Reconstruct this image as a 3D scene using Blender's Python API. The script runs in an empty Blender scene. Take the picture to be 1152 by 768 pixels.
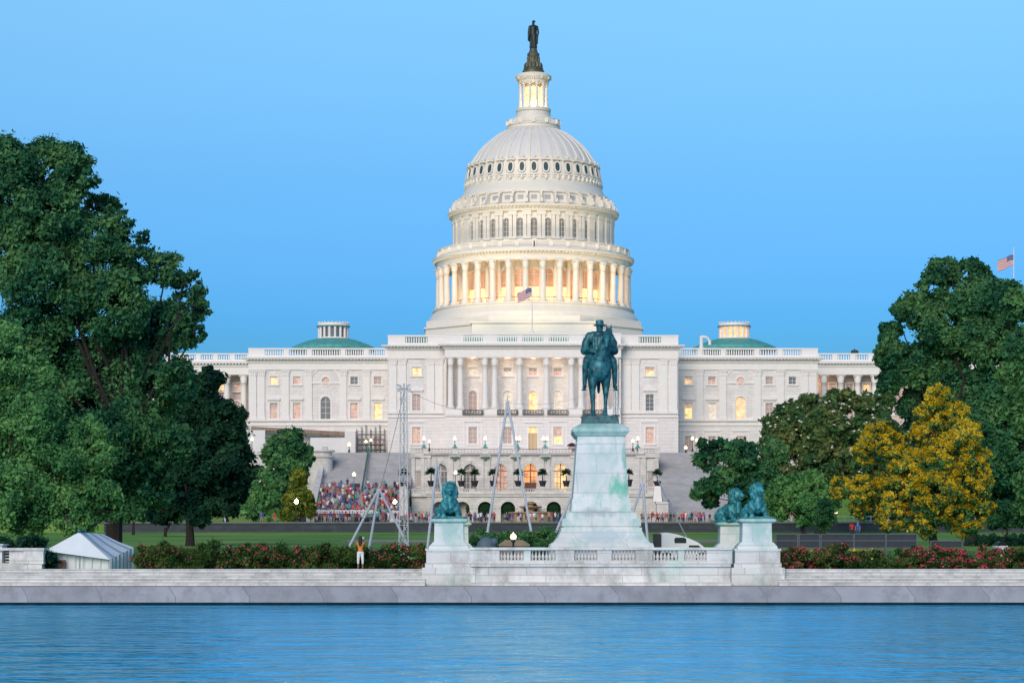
import bpy, math, random
import numpy as np
from mathutils import Vector, Matrix
random.seed(7)
RNG = np.random.default_rng(11)
PI = math.pi
SC = bpy.context.scene
COL = SC.collection
# photograph measurements (1152 x 768 plate) -> metres at a real distance d
F, HY, CX, EYE = 2750.0, 625.0, 576.0, 2.3
# depth marks used below -> metres from the viewpoint (the lawn between pool and terraces is 270 m deep)
WARP = [(-26,-39),(0,0),(78,117),(99,138),(262,405),(360,503),(4000,4143)]
def dist(d):
    for (a,b),(c,e) in zip(WARP, WARP[1:]):
        if d <= c: return b+(e-b)*(d-a)/(c-a)
    return d+143
def XA(px, D): return (px-CX)*D/F
def ZA(py, D): return EYE+(HY-py)*D/F
def X(px, d): return XA(px, dist(d))
def Z(py, d): return ZA(py, dist(d))
def S(n, d): return n*dist(d)/F
ORG = {}

# ------------------------------------------------------------------ materials
def newmat(name):
    m = bpy.data.materials.new(name); m.use_nodes = True
    return m, m.node_tree, m.node_tree.nodes['Principled BSDF']
def mat(name, col, rough=.7, metal=0, var=.0, scale=1.0, col2=None, bump=0, emit=0, ecol=None, streak=False, spec=None, detail=6):
    m, nt, b = newmat(name)
    b.inputs['Base Color'].default_value = (*col, 1)
    b.inputs['Roughness'].default_value = rough
    b.inputs['Metallic'].default_value = metal
    if spec is not None: b.inputs['Specular IOR Level'].default_value = spec
    if var or col2 or bump:
        tc = nt.nodes.new('ShaderNodeTexCoord'); mp = nt.nodes.new('ShaderNodeMapping')
        mp.inputs['Scale'].default_value = (scale, scale, scale*(.25 if streak else 1))
        nz = nt.nodes.new('ShaderNodeTexNoise'); nz.inputs['Scale'].default_value = 1; nz.inputs['Detail'].default_value = detail
        nz.inputs['Roughness'].default_value = .65
        nt.links.new(tc.outputs['Object'], mp.inputs[0]); nt.links.new(mp.outputs[0], nz.inputs['Vector'])
        rp = nt.nodes.new('ShaderNodeValToRGB')
        c2 = col2 if col2 else tuple(max(0, c*(1-var)) for c in col)
        rp.color_ramp.elements[0].position = .36; rp.color_ramp.elements[0].color = (*c2, 1)
        rp.color_ramp.elements[1].position = .62; rp.color_ramp.elements[1].color = (*col, 1)
        nt.links.new(nz.outputs['Fac'], rp.inputs[0]); nt.links.new(rp.outputs[0], b.inputs['Base Color'])
        if bump:
            bp = nt.nodes.new('ShaderNodeBump'); bp.inputs['Strength'].default_value = bump; bp.inputs['Distance'].default_value = .05
            nt.links.new(nz.outputs['Fac'], bp.inputs['Height']); nt.links.new(bp.outputs[0], b.inputs['Normal'])
    if emit:
        b.inputs['Emission Color'].default_value = (*(ecol or col), 1); b.inputs['Emission Strength'].default_value = emit
    return m
def stone_mat(name, col, bw, bh, *, blot=None, joint=.72, var=.12, stain=None, stain_amt=.5, stain_scale=.6, lo=.5, hi=.62, rough=.75, green=None, msize=.02):
    """ashlar: joints from a brick texture in x-z, mottling, and stains of their own shape"""
    m, nt, b = newmat(name); N = nt.nodes; L = nt.links
    tc = N.new('ShaderNodeTexCoord'); sp = N.new('ShaderNodeSeparateXYZ'); cb = N.new('ShaderNodeCombineXYZ')
    L.new(tc.outputs['Object'], sp.inputs[0])
    ad = N.new('ShaderNodeMath'); ad.operation = 'ADD'; L.new(sp.outputs[0], ad.inputs[0]); L.new(sp.outputs[1], ad.inputs[1])
    L.new(ad.outputs[0], cb.inputs[0]); L.new(sp.outputs[2], cb.inputs[1])
    br = N.new('ShaderNodeTexBrick'); br.inputs['Scale'].default_value = 1
    br.inputs['Brick Width'].default_value = bw; br.inputs['Row Height'].default_value = bh
    br.inputs['Mortar Size'].default_value = msize; br.inputs['Mortar Smooth'].default_value = .3
    c = col; br.inputs['Color1'].default_value = (*c, 1)
    br.inputs['Color2'].default_value = (*[v*(1-var) for v in c], 1); br.inputs['Mortar'].default_value = (*[v*joint for v in c], 1)
    L.new(cb.outputs[0], br.inputs['Vector'])
    nz = N.new('ShaderNodeTexNoise'); nz.inputs['Scale'].default_value = .9; nz.inputs['Detail'].default_value = 8
    L.new(tc.outputs['Object'], nz.inputs['Vector'])
    mr = N.new('ShaderNodeMapRange'); mr.inputs[1].default_value = .3; mr.inputs[2].default_value = .7; mr.inputs[3].default_value = 1-var; mr.inputs[4].default_value = 1.04
    L.new(nz.outputs['Fac'], mr.inputs[0])
    mx = N.new('ShaderNodeMix'); mx.data_type = 'RGBA'; mx.blend_type = 'MULTIPLY'; mx.inputs[0].default_value = 1
    L.new(br.outputs['Color'], mx.inputs[6]); L.new(mr.outputs[0], mx.inputs[7])
    out = mx.outputs[2]
    def stainer(out, colr, sc, lo, hi, amt, off):
        mp = N.new('ShaderNodeMapping'); mp.inputs['Scale'].default_value = (sc, sc, sc*.55); mp.inputs['Location'].default_value = (off, off*.7, off*1.3)
        L.new(tc.outputs['Object'], mp.inputs[0])
        n2 = N.new('ShaderNodeTexNoise'); n2.inputs['Scale'].default_value = 1; n2.inputs['Detail'].default_value = 9; n2.inputs['Roughness'].default_value = .7
        L.new(mp.outputs[0], n2.inputs['Vector'])
        m2 = N.new('ShaderNodeMapRange'); m2.inputs[1].default_value = lo; m2.inputs[2].default_value = hi; m2.inputs[4].default_value = amt
        L.new(n2.outputs['Fac'], m2.inputs[0])
        x2 = N.new('ShaderNodeMix'); x2.data_type = 'RGBA'; L.new(m2.outputs[0], x2.inputs[0]); L.new(out, x2.inputs[6]); x2.inputs[7].default_value = (*colr, 1)
        return x2.outputs[2]
    if stain: out = stainer(out, stain, stain_scale, lo, hi, stain_amt, 3.1)
    if green: out = stainer(out, green, stain_scale*.6, .5, .66, .75, 11.7)
    if blot:
        for (bc, brad, bcol) in blot:
            vm = N.new('ShaderNodeVectorMath'); vm.operation = 'SUBTRACT'; L.new(tc.outputs['Object'], vm.inputs[0]); vm.inputs[1].default_value = bc
            vs_ = N.new('ShaderNodeVectorMath'); vs_.operation = 'MULTIPLY'; L.new(vm.outputs[0], vs_.inputs[0]); vs_.inputs[1].default_value = [1/v for v in brad]
            ln_ = N.new('ShaderNodeVectorMath'); ln_.operation = 'LENGTH'; L.new(vs_.outputs[0], ln_.inputs[0])
            n5 = N.new('ShaderNodeTexNoise'); n5.inputs['Scale'].default_value = 1; n5.inputs['Detail'].default_value = 12; n5.inputs['Roughness'].default_value = .72; mp5 = N.new('ShaderNodeMapping'); mp5.inputs['Scale'].default_value = (3.2,3.2,1.5); L.new(tc.outputs['Object'], mp5.inputs[0]); L.new(mp5.outputs[0], n5.inputs['Vector'])
            ml = N.new('ShaderNodeMath'); ml.operation = 'MULTIPLY_ADD'; ml.inputs[1].default_value = 2.4; L.new(n5.outputs['Fac'], ml.inputs[0]); L.new(ln_.outputs['Value'], ml.inputs[2])
            m5 = N.new('ShaderNodeMapRange'); m5.inputs[1].default_value = 2.1; m5.inputs[2].default_value = 1.5; m5.inputs[3].default_value = 0; m5.inputs[4].default_value = .85; L.new(ml.outputs[0], m5.inputs[0])
            x5 = N.new('ShaderNodeMix'); x5.data_type = 'RGBA'; L.new(m5.outputs[0], x5.inputs[0]); L.new(out, x5.inputs[6]); x5.inputs[7].default_value = (*bcol,1); out = x5.outputs[2]
    L.new(out, b.inputs['Base Color']); b.inputs['Roughness'].default_value = rough
    bp = N.new('ShaderNodeBump'); bp.inputs['Strength'].default_value = .4; bp.inputs['Distance'].default_value = .04
    L.new(br.outputs['Fac'], bp.inputs['Height']); bp.invert = True; L.new(bp.outputs[0], b.inputs['Normal'])
    return m
def emat(name, col, strength, base=(.3,.25,.2), vary=0, sc=2.0):
    m, nt, b = newmat(name)
    b.inputs['Base Color'].default_value = (*base, 1); b.inputs['Roughness'].default_value = .3
    b.inputs['Emission Color'].default_value = (*col, 1); b.inputs['Emission Strength'].default_value = strength
    if vary:
        oi = nt.nodes.new('ShaderNodeObjectInfo'); tc = nt.nodes.new('ShaderNodeTexCoord'); ad = nt.nodes.new('ShaderNodeVectorMath'); ad.operation = 'ADD'
        nt.links.new(tc.outputs['Object'], ad.inputs[0]); nt.links.new(oi.outputs['Location'], ad.inputs[1])
        nz = nt.nodes.new('ShaderNodeTexNoise'); nz.inputs['Scale'].default_value = sc; nz.inputs['Detail'].default_value = 2
        nt.links.new(ad.outputs[0], nz.inputs['Vector'])
        mr = nt.nodes.new('ShaderNodeMapRange'); mr.inputs[1].default_value = .35; mr.inputs[2].default_value = .65
        mr.inputs[3].default_value = strength*(1-vary); mr.inputs[4].default_value = strength*(1+vary)
        nt.links.new(nz.outputs['Fac'], mr.inputs[0]); nt.links.new(mr.outputs[0], b.inputs['Emission Strength'])
    return m
def leafmat(name, c1, c2, c3=None, sc=.35, trans=.22):
    m, nt, b = newmat(name); N = nt.nodes; L = nt.links
    N.remove(b)
    out = [n for n in N if n.type == 'OUTPUT_MATERIAL'][0]
    geo = N.new('ShaderNodeNewGeometry'); tc = N.new('ShaderNodeTexCoord'); nz = N.new('ShaderNodeTexNoise'); nz.inputs['Scale'].default_value = sc; nz.inputs['Detail'].default_value = 3
    L.new(tc.outputs['Object'], nz.inputs['Vector'])
    ad = N.new('ShaderNodeMath'); ad.operation = 'MULTIPLY_ADD'; ad.inputs[1].default_value = .45
    L.new(geo.outputs['Random Per Island'], ad.inputs[0])
    m2 = N.new('ShaderNodeMath'); m2.operation = 'MULTIPLY_ADD'; m2.inputs[1].default_value = 2.2; m2.inputs[2].default_value = -.8
    L.new(nz.outputs['Fac'], m2.inputs[0]); L.new(m2.outputs[0], ad.inputs[2])
    rp = N.new('ShaderNodeValToRGB'); e = rp.color_ramp.elements
    e[0].position = .1; e[0].color = (*c1, 1); e[1].position = .85; e[1].color = (*(c3 or c2), 1)
    if c3: x = e.new(.5); x.color = (*c2, 1)
    L.new(ad.outputs[0], rp.inputs[0])
    d = N.new('ShaderNodeBsdfDiffuse'); t = N.new('ShaderNodeBsdfTranslucent'); mx = N.new('ShaderNodeMixShader'); mx.inputs[0].default_value = trans
    L.new(rp.outputs[0], d.inputs[0]); L.new(rp.outputs[0], t.inputs[0]); L.new(d.outputs[0], mx.inputs[1]); L.new(t.outputs[0], mx.inputs[2])
    L.new(mx.outputs[0], out.inputs[0])
    return m

M = {}
M['marble'] = stone_mat('capitol_stone', (.81,.785,.76), 1.3, .55, joint=.80, var=.09, msize=.025, stain=(.60,.56,.52), stain_amt=.55, stain_scale=.22, lo=.5, hi=.72)
M['rustic'] = stone_mat('rusticated_stone', (.78,.75,.735), 2.6, .62, joint=.78, var=.05, msize=.04)
M['trim'] = mat('painted_trim', (.82,.80,.775), .6, var=.06, scale=1.5)
M['dome'] = mat('painted_iron', (.80,.755,.665), .5, var=.05, scale=.8)
M['domeshell'] = mat('painted_dome_plates', (.74,.73,.70), .5, var=.06, scale=.6)
M['terrace'] = stone_mat('terrace_stone', (.72,.70,.665), 1.4, .5, joint=.72, var=.14, stain=(.42,.38,.34), stain_amt=.5, stain_scale=.25, lo=.52, hi=.68)
M['stairs'] = stone_mat('stair_stone', (.40,.41,.43), 3.0, .9, joint=.85, var=.15, stain=(.26,.27,.30), stain_amt=.5, stain_scale=.12)
M['verdigris'] = mat('verdigris_roof', (.10,.40,.36), .6, col2=(.06,.28,.26), scale=1.2)
M['bronze'] = mat('patinated_bronze', (.035,.21,.24), .45, metal=.2, col2=(.005,.03,.042), scale=3.4, bump=.5, detail=9)
M['bronze_dark'] = mat('dark_bronze', (.03,.13,.15), .5, metal=.3, col2=(.006,.03,.04), scale=4, bump=.4)
M['lionbronze'] = mat('green_bronze', (.06,.36,.38), .5, metal=.2, col2=(.01,.07,.09), scale=4.6, bump=.5, detail=9)
M['statue'] = mat('black_bronze', (.035,.05,.045), .5, metal=.4, col2=(.02,.03,.03), scale=2)
M['statuebase'] = mat('aged_iron', (.05,.08,.075), .5, metal=.2, col2=(.16,.13,.06), scale=1.1)
M['pedestal'] = stone_mat('streaked_marble', (.72,.76,.74), 2.1, 1.0, joint=.7, var=.10, stain=(.33,.52,.48), stain_amt=.8, stain_scale=.75, lo=.46, hi=.62, green=(.08,.40,.29))
M['bigpedestal'] = stone_mat('stained_pedestal_marble', (.74,.77,.76), 2.1, 1.0, joint=.7, var=.10, stain=(.36,.55,.51), stain_amt=.9, stain_scale=.95, lo=.44, hi=.64, blot=[((.85,-1.9,4.3),(.75,1.5,.75),(.10,.50,.34)),((1.3,-1.6,5.6),(.35,1.5,2.2),(.16,.42,.34)),((-.2,-2,3.0),(1.6,2,.35),(.38,.45,.46)),((.1,-2.8,1.8),(2,2,.5),(.46,.56,.60))])
M['greencap'] = stone_mat('green_washed_marble', (.62,.74,.70), 2.1, 3.0, joint=.7, var=.12, stain=(.20,.47,.42), stain_amt=.9, stain_scale=1.1, lo=.38, hi=.62)
M['whitewall'] = stone_mat('weathered_marble', (.76,.76,.74), 1.9, .55, joint=.62, var=.14, stain=(.34,.33,.31), stain_amt=.9, stain_scale=.8, lo=.47, hi=.66, green=(.50,.70,.63))
M['steps'] = stone_mat('marble_steps', (.80,.81,.80), 2.4, .165, joint=.50, var=.14, msize=.012, stain=(.36,.38,.38), stain_amt=.9, stain_scale=1.1, lo=.45, hi=.68)
M['granite'] = stone_mat('grey_granite', (.37,.38,.41), 3.6, 5.0, joint=.5, var=.2, stain=(.20,.19,.20), stain_amt=.8, stain_scale=1.1, lo=.48, hi=.70)
M['shadedirt'] = mat('shade_dirt_stone', (.10,.08,.07), .4, var=.5, scale=2)  # shadow line under the coping and edge dirt, both put into the colour
M['railmetal'] = mat('galvanised_steel', (.50,.55,.62), .5, metal=0, var=.15, scale=3)
M['black'] = mat('black_metal', (.012,.014,.018), .45)
M['darkpanel'] = mat('dark_blue_panel', (.018,.03,.05), .6, var=.4, scale=2)
M['greenmetal'] = mat('green_lamp_metal', (.03,.16,.13), .5, var=.4, scale=5)
M['greystone'] = stone_mat('low_wall_stone', (.045,.062,.078), 1.6, .5, joint=.6, var=.3)
M['pot'] = mat('dark_pot', (.02,.02,.028), .6)
M['lawn'] = None
M['tent'] = mat('tent_canvas', (.70,.76,.80), .7, var=.08, scale=1)
M['tentstripe'] = mat('tent_grey', (.36,.45,.52), .7, var=.1, scale=1)
M['truck'] = mat('truck_paint', (.78,.80,.83), .25)
M['glassdark'] = mat('dark_glass', (.02,.03,.04), .08)
M['bark'] = mat('bark', (.028,.024,.022), .95, var=.5, scale=6, bump=.6)
M['yellow'] = mat('yellow_paint', (.75,.50,.03), .5)
M['wood'] = mat('raw_plywood', (.42,.27,.17), .8, var=.3, scale=1)
M['tarpwhite'] = mat('white_sheeting', (.74,.73,.74), .6, var=.05, scale=.5)
M['path'] = mat('tan_path', (.33,.28,.18), .9, var=.2, scale=.3)
M['pave'] = mat('pavement', (.30,.30,.31), .85, var=.2, scale=.2)
M['flagwhite'] = mat('flag_white', (.75,.72,.72), .7)
M['flagred'] = mat('flag_red', (.50,.05,.07), .7)
M['flagblue'] = mat('flag_blue', (.03,.05,.22), .7)
P = {  # window panes
 'dark': mat('pane_dark_glass', (.10,.11,.12), .3, emit=.04, ecol=(.8,.9,1)),
 'drum': mat('pane_drum_glass', (.15,.16,.14), .5, emit=.05, ecol=(1,.9,.7)),
 'blind': emat('pane_drawn_blind', (1,.62,.5), .10, (.34,.27,.25), .4),
 'pink': emat('pane_pink_blind', (1,.55,.38), .32, (.4,.28,.24), .5),
 'pale': emat('pane_pale_light', (1,.80,.58), .48, (.45,.42,.38), .35),
 'warm': emat('pane_warm_light', (1,.60,.24), .95, (.3,.25,.2), .4, .7),
 'bright': emat('pane_bright_light', (1,.62,.20), 1.05, (.3,.25,.2), .45, 1.4),
 'dusk': emat('pane_dusky_orange', (1,.40,.14), .42, (.3,.2,.15), .3, .5),
 'glow': emat('pane_lower_glow', (1,.66,.26), 1.5, (.3,.25,.2), .3, 1.5),
 'orange': emat('pane_orange_light', (1,.34,.07), .85, (.3,.2,.15), .6, .8),
}
M['globe'] = emat('lamp_globe', (1,.74,.42), 2.6)
M['globe_hot'] = emat('floodlamp', (1,.52,.20), 150)

# ------------------------------------------------------------------ mesh builder
class MB:
    def __init__(s): s.v = []; s.f = []; s.m = []
    def add(s, vs, fs, mi=0):
        o = len(s.v); s.v += [tuple(v) for v in vs]; s.f += [tuple(i+o for i in f) for f in fs]; s.m += [mi]*len(fs)
    def quad(s, a, b, c, d, mi=0): s.add([a,b,c,d], [(0,1,2,3)], mi)
    def box(s, x0, x1, y0, y1, z0, z1, mi=0):
        s.add([(x0,y0,z0),(x1,y0,z0),(x1,y1,z0),(x0,y1,z0),(x0,y0,z1),(x1,y0,z1),(x1,y1,z1),(x0,y1,z1)],
              [(0,3,2,1),(4,5,6,7),(0,1,5,4),(1,2,6,5),(2,3,7,6),(3,0,4,7)], mi)
    def frustum(s, cx, cy, z0, z1, hx0, hy0, hx1, hy1, mi=0):
        s.add([(cx-hx0,cy-hy0,z0),(cx+hx0,cy-hy0,z0),(cx+hx0,cy+hy0,z0),(cx-hx0,cy+hy0,z0),
               (cx-hx1,cy-hy1,z1),(cx+hx1,cy-hy1,z1),(cx+hx1,cy+hy1,z1),(cx-hx1,cy+hy1,z1)],
              [(0,3,2,1),(4,5,6,7),(0,1,5,4),(1,2,6,5),(2,3,7,6),(3,0,4,7)], mi)
    def lathe(s, cx, cy, prof, n=24, mi=0, a0=0, a1=2*PI, cap=True):
        full = abs(a1-a0-2*PI) < 1e-6; k = n if full else n+1; vs = []
        for r, z in prof:
            for i in range(k):
                a = a0+(a1-a0)*i/n; vs.append((cx+r*math.sin(a), cy-r*math.cos(a), z))
        fs = []
        for j in range(len(prof)-1):
            for i in range(n):
                i2 = (i+1) % k if full else i+1
                fs.append((j*k+i, j*k+i2, (j+1)*k+i2, (j+1)*k+i))
        if cap and full: fs.append(tuple(range(k-1,-1,-1))); fs.append(tuple((len(prof)-1)*k+i for i in range(k)))
        s.add(vs, fs, mi)
    def tube(s, p0, p1, r0, r1=None, n=8, mi=0):
        r1 = r0 if r1 is None else r1
        p0 = Vector(p0); p1 = Vector(p1); d = (p1-p0)
        if d.length < 1e-6: return
        d.normalize(); u = d.orthogonal().normalized(); w = d.cross(u); vs = []
        for p, r in ((p0,r0),(p1,r1)):
            for i in range(n):
                a = 2*PI*i/n; vs.append(p+u*(r*math.cos(a))+w*(r*math.sin(a)))
        fs = [(i,(i+1)%n,n+(i+1)%n,n+i) for i in range(n)]+[tuple(range(n-1,-1,-1)), tuple(range(n,2*n))]
        s.add(vs, fs, mi)
    def ball(s, c, rx, ry=None, rz=None, n=12, m=8, mi=0, rot=None):
        ry = ry or rx; rz = rz or rx; vs = [Vector((0,0,-rz))]
        for j in range(1, m):
            t = -PI/2+PI*j/m
            for i in range(n):
                a = 2*PI*i/n; vs.append(Vector((rx*math.cos(t)*math.cos(a), ry*math.cos(t)*math.sin(a), rz*math.sin(t))))
        vs.append(Vector((0,0,rz))); top = len(vs)-1
        if rot is not None: vs = [rot @ v for v in vs]
        c = Vector(c); vs = [v+c for v in vs]; fs = []
        for i in range(n):
            fs.append((0, 1+(i+1)%n, 1+i)); fs.append((top, 1+(m-2)*n+i, 1+(m-2)*n+(i+1)%n))
        for j in range(m-2):
            for i in range(n):
                fs.append((1+j*n+i, 1+j*n+(i+1)%n, 1+(j+1)*n+(i+1)%n, 1+(j+1)*n+i))
        s.add(vs, fs, mi)
    def cap(s, p0, p1, r0, r1=None, n=12, mi=0):
        r1 = r0 if r1 is None else r1
        s.tube(p0, p1, r0, r1, n, mi); s.ball(p0, r0, n=n, m=8, mi=mi); s.ball(p1, r1, n=n, m=8, mi=mi)
    def prism(s, pts, y0, y1, mi=0):            # polygon in x-z pushed along y
        n = len(pts); vs = [(x,y0,z) for x,z in pts]+[(x,y1,z) for x,z in pts]
        s.add(vs, [tuple(range(n)), tuple(range(2*n-1,n-1,-1))]+[(i,n+i,n+(i+1)%n,(i+1)%n) for i in range(n)], mi)
    def wall(s, x0, x1, z0, z1, ops, mp, depth=.45, mi=0, extra=()):
        """a wall sheet with true openings and reveals. ops: ('r',xa,xb,za,zb) ('a',xa,xb,za,zspring) ('c',x,z,r)"""
        bb = []
        for o in ops:
            if o[0] == 'r': bb.append(o[1:5])
            elif o[0] == 'a': bb.append((o[1], o[2], o[3], o[4]+(o[2]-o[1])/2))
            else: bb.append((o[1]-o[3], o[1]+o[3], o[2]-o[3], o[2]+o[3]))
        xs = sorted(set([x0,x1]+list(extra)+[round(v,4) for b in bb for v in b[:2] if x0 < v < x1]))
        zs = sorted(set([z0,z1]+[round(v,4) for b in bb for v in b[2:] if z0 < v < z1]))
        for i in range(len(xs)-1):
            for j in range(len(zs)-1):
                cx = (xs[i]+xs[i+1])/2; cz = (zs[j]+zs[j+1])/2
                if any(b[0] < cx < b[1] and b[2] < cz < b[3] for b in bb): continue
                s.quad(mp(xs[i],zs[j],0), mp(xs[i+1],zs[j],0), mp(xs[i+1],zs[j+1],0), mp(xs[i],zs[j+1],0), mi)
        for o, b in zip(ops, bb):
            if o[0] == 'r': loop = [(b[0],b[2]),(b[0],b[3]),(b[1],b[3]),(b[1],b[2])]
            elif o[0] == 'a':
                r = (o[2]-o[1])/2; c = (o[1]+o[2])/2
                arc = [(c-r*math.cos(PI*k/12), o[4]+r*math.sin(PI*k/12)) for k in range(13)]
                for k in range(12):
                    s.quad(mp(*arc[k],0), mp(*arc[k+1],0), mp(arc[k+1][0],b[3],0), mp(arc[k][0],b[3],0), mi)
                loop = [(o[1],o[3])]+arc+[(o[2],o[3])]
            else:
                arc = [(o[1]-o[3]*math.cos(PI*k/8), o[2]+o[3]*math.sin(PI*k/8)) for k in range(17)]
                for k in range(16):
                    zz = b[3] if k < 8 else b[2]
                    s.quad(mp(*arc[k],0), mp(*arc[k+1],0), mp(arc[k+1][0],zz,0), mp(arc[k][0],zz,0), mi)
                loop = arc[:-1]
            n = len(loop)
            for k in range(n):
                a, c = loop[k], loop[(k+1)%n]
                s.quad(mp(*a,0), mp(*c,0), mp(*c,depth), mp(*a,depth), mi)
    def build(s, name, mats, parent=None, smooth=False, org=None, tagd=None):
        if not isinstance(mats, (list,tuple)): mats = [mats]
        if parent is not None: o0 = ORG.get(parent.name, Vector((0,0,0)))
        else: o0 = Vector(org) if org is not None else Vector((0,0,0))
        me = bpy.data.meshes.new(name)
        me.from_pydata([(v[0]-o0[0], v[1]-o0[1], v[2]-o0[2]) for v in s.v], [], s.f)
        for m in mats: me.materials.append(m)
        if len(mats) > 1: me.polygons.foreach_set('material_index', s.m)
        if smooth: me.polygons.foreach_set('use_smooth', [True]*len(me.polygons))
        me.update()
        o = bpy.data.objects.new(name, me); COL.objects.link(o)
        if parent is not None: o.parent = parent; ORG[o.name] = o0.copy()
        else: o.location = o0; ORG[o.name] = o0.copy()
        if smooth == 'auto':
            try: me.set_sharp_from_angle(angle=math.radians(40))
            except Exception: pass
        return o
def plane_map(y): return lambda x, z, d: (x, y+d, z)
def cyl_map(cx, cy, r): return lambda u, z, d: (cx+(r-d)*math.sin(u/r), cy-(r-d)*math.cos(u/r), z)
def tag(o, label, cat, group=None, kind=None):
    if label: o['label'] = label
    if cat: o['category'] = cat
    if group: o['group'] = group
    if kind: o['kind'] = kind
    return o
def thing(name, label, cat, loc=(0,0,0), group=None):
    o = bpy.data.objects.new(name, None); o.empty_display_size = .5; COL.objects.link(o); o.location = loc; ORG[o.name] = Vector(loc)
    return tag(o, label, cat, group)
def struct(o): o['kind'] = 'structure'; return o
def kids(o): return [c for c in bpy.data.objects if c.parent is o]
KC = {}
def copy_tree(o, parent=None):
    c = o.copy(); COL.objects.link(c); c.parent = parent
    if o.name not in KC: KC[o.name] = kids(o)
    for ch in KC[o.name]: copy_tree(ch, c)
    ORG[c.name] = ORG.get(o.name, Vector((0,0,0)))
    return c
def part(name, bm, m, parent, loc=None, smooth=False):
    """part whose mesh is given round its own origin and then set at a world place under its thing"""
    me = bpy.data.meshes.new(name); me.from_pydata(bm.v, [], bm.f)
    ms = m if isinstance(m, (list,tuple)) else [m]
    for k in ms: me.materials.append(k)
    if len(ms) > 1: me.polygons.foreach_set('material_index', bm.m)
    if smooth: me.polygons.foreach_set('use_smooth', [True]*len(me.polygons))
    o = bpy.data.objects.new(name, me); COL.objects.link(o); o.parent = parent
    po = ORG.get(parent.name, Vector((0,0,0))) if parent is not None else Vector((0,0,0))
    w = Vector(loc) if loc is not None else po
    o.location = w-po; ORG[o.name] = w
    return o
def inst(mesh_obj_or_mesh, name, parent, loc, rz=0, mats=None):
    me = mesh_obj_or_mesh
    o = bpy.data.objects.new(name, me); COL.objects.link(o); o.parent = parent
    po = ORG.get(parent.name, Vector((0,0,0))) if parent is not None else Vector((0,0,0))
    o.location = Vector(loc)-po; o.rotation_euler = (0,0,rz); ORG[o.name] = Vector(loc)
    if mats:
        for i, m in enumerate(mats): o.material_slots[i].link = 'OBJECT'; o.material_slots[i].material = m
    return o
def mesh_of(bm, name, mats, smooth=False):
    me = bpy.data.meshes.new(name); me.from_pydata(bm.v, [], bm.f)
    for m in mats: me.materials.append(m)
    if len(mats) > 1: me.polygons.foreach_set('material_index', bm.m)
    if smooth: me.polygons.foreach_set('use_smooth', [True]*len(me.polygons))
    return me
def remesh(bm, vox, smooth=2):
    """fuse overlapping volumes into one continuous skin"""
    me = bpy.data.meshes.new('tmp'); me.from_pydata(bm.v, [], bm.f)
    o = bpy.data.objects.new('tmp', me); COL.objects.link(o)
    r = o.modifiers.new('r','REMESH'); r.mode = 'VOXEL'; r.voxel_size = vox
    if smooth: k = o.modifiers.new('s','SMOOTH'); k.iterations = smooth; k.factor = .5
    dg = bpy.context.evaluated_depsgraph_get(); dg.update()
    out = bpy.data.meshes.new_from_object(o.evaluated_get(dg))
    bpy.data.objects.remove(o); bpy.data.meshes.remove(me)
    out.polygons.foreach_set('use_smooth', [True]*len(out.polygons))
    return out

# ------------------------------------------------------------------ camera, world, sun
cam = bpy.data.cameras.new('camera'); co = bpy.data.objects.new('camera', cam); COL.objects.link(co)
co.location = (0,0,EYE); co.rotation_euler = (PI/2,0,0)
cam.sensor_width = 36; cam.lens = 36*F/1152; cam.shift_y = (HY-384)/1152; cam.clip_end = 8000; cam.clip_start = .5
SC.camera = co
w = bpy.data.worlds.new('World'); SC.world = w; w.use_nodes = True
nt = w.node_tree; bg = nt.nodes['Background']
sky = nt.nodes.new('ShaderNodeTexSky'); sky.sky_type = 'NISHITA'; sky.sun_disc = False
SUN_EL, SUN_ROT = math.radians(6), math.radians(195)
sky.sun_elevation = SUN_EL; sky.sun_rotation = SUN_ROT; sky.ozone_density = 3.5; sky.air_density = 1.3; sky.dust_density = .3
hs = nt.nodes.new('ShaderNodeMix'); hs.data_type = 'RGBA'; hs.blend_type = 'MULTIPLY'; hs.inputs[0].default_value = 1
tcw = nt.nodes.new('ShaderNodeTexCoord'); spw = nt.nodes.new('ShaderNodeSeparateXYZ'); nt.links.new(tcw.outputs['Generated'], spw.inputs[0])
rw = nt.nodes.new('ShaderNodeValToRGB'); nt.links.new(spw.outputs[2], rw.inputs[0])
SKYR = [(0,(.05,.20,.58)),(.05,(.075,.26,.63)),(.094,(.108,.316,.77)),(.153,(.23,.40,.69)),(.219,(.42,.545,.69)),(.6,(.64,.70,.74))]
rw.color_ramp.elements[0].position = 0; rw.color_ramp.elements[0].color = (*SKYR[0][1],1); rw.color_ramp.elements[1].position = SKYR[-1][0]; rw.color_ramp.elements[1].color = (*SKYR[-1][1],1)
for p_, c_ in SKYR[1:-1]: q_ = rw.color_ramp.elements.new(p_); q_.color = (*c_,1)
sc3 = nt.nodes.new('ShaderNodeVectorMath'); sc3.operation = 'SCALE'; sc3.inputs[3].default_value = 3.1; nt.links.new(rw.outputs[0], sc3.inputs[0]); nt.links.new(sc3.outputs[0], hs.inputs[7])
nt.links.new(sky.outputs[0], hs.inputs[6]); nt.links.new(hs.outputs[2], bg.inputs[0]); bg.inputs[1].default_value = .15
SKYTINT = hs.inputs[7]
sl = bpy.data.lights.new('sun', 'SUN'); sl.energy = 2.6; sl.angle = math.radians(35); sl.color = (1,.81,.66)
so = bpy.data.objects.new('sun', sl); COL.objects.link(so)
sd = Vector((math.sin(SUN_ROT)*math.cos(SUN_EL+.3), math.cos(SUN_ROT)*math.cos(SUN_EL+.3), math.sin(SUN_EL+.3)))
so.rotation_euler = sd.to_track_quat('Z','Y').to_euler(); so.location = (0,-50,80)
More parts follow.
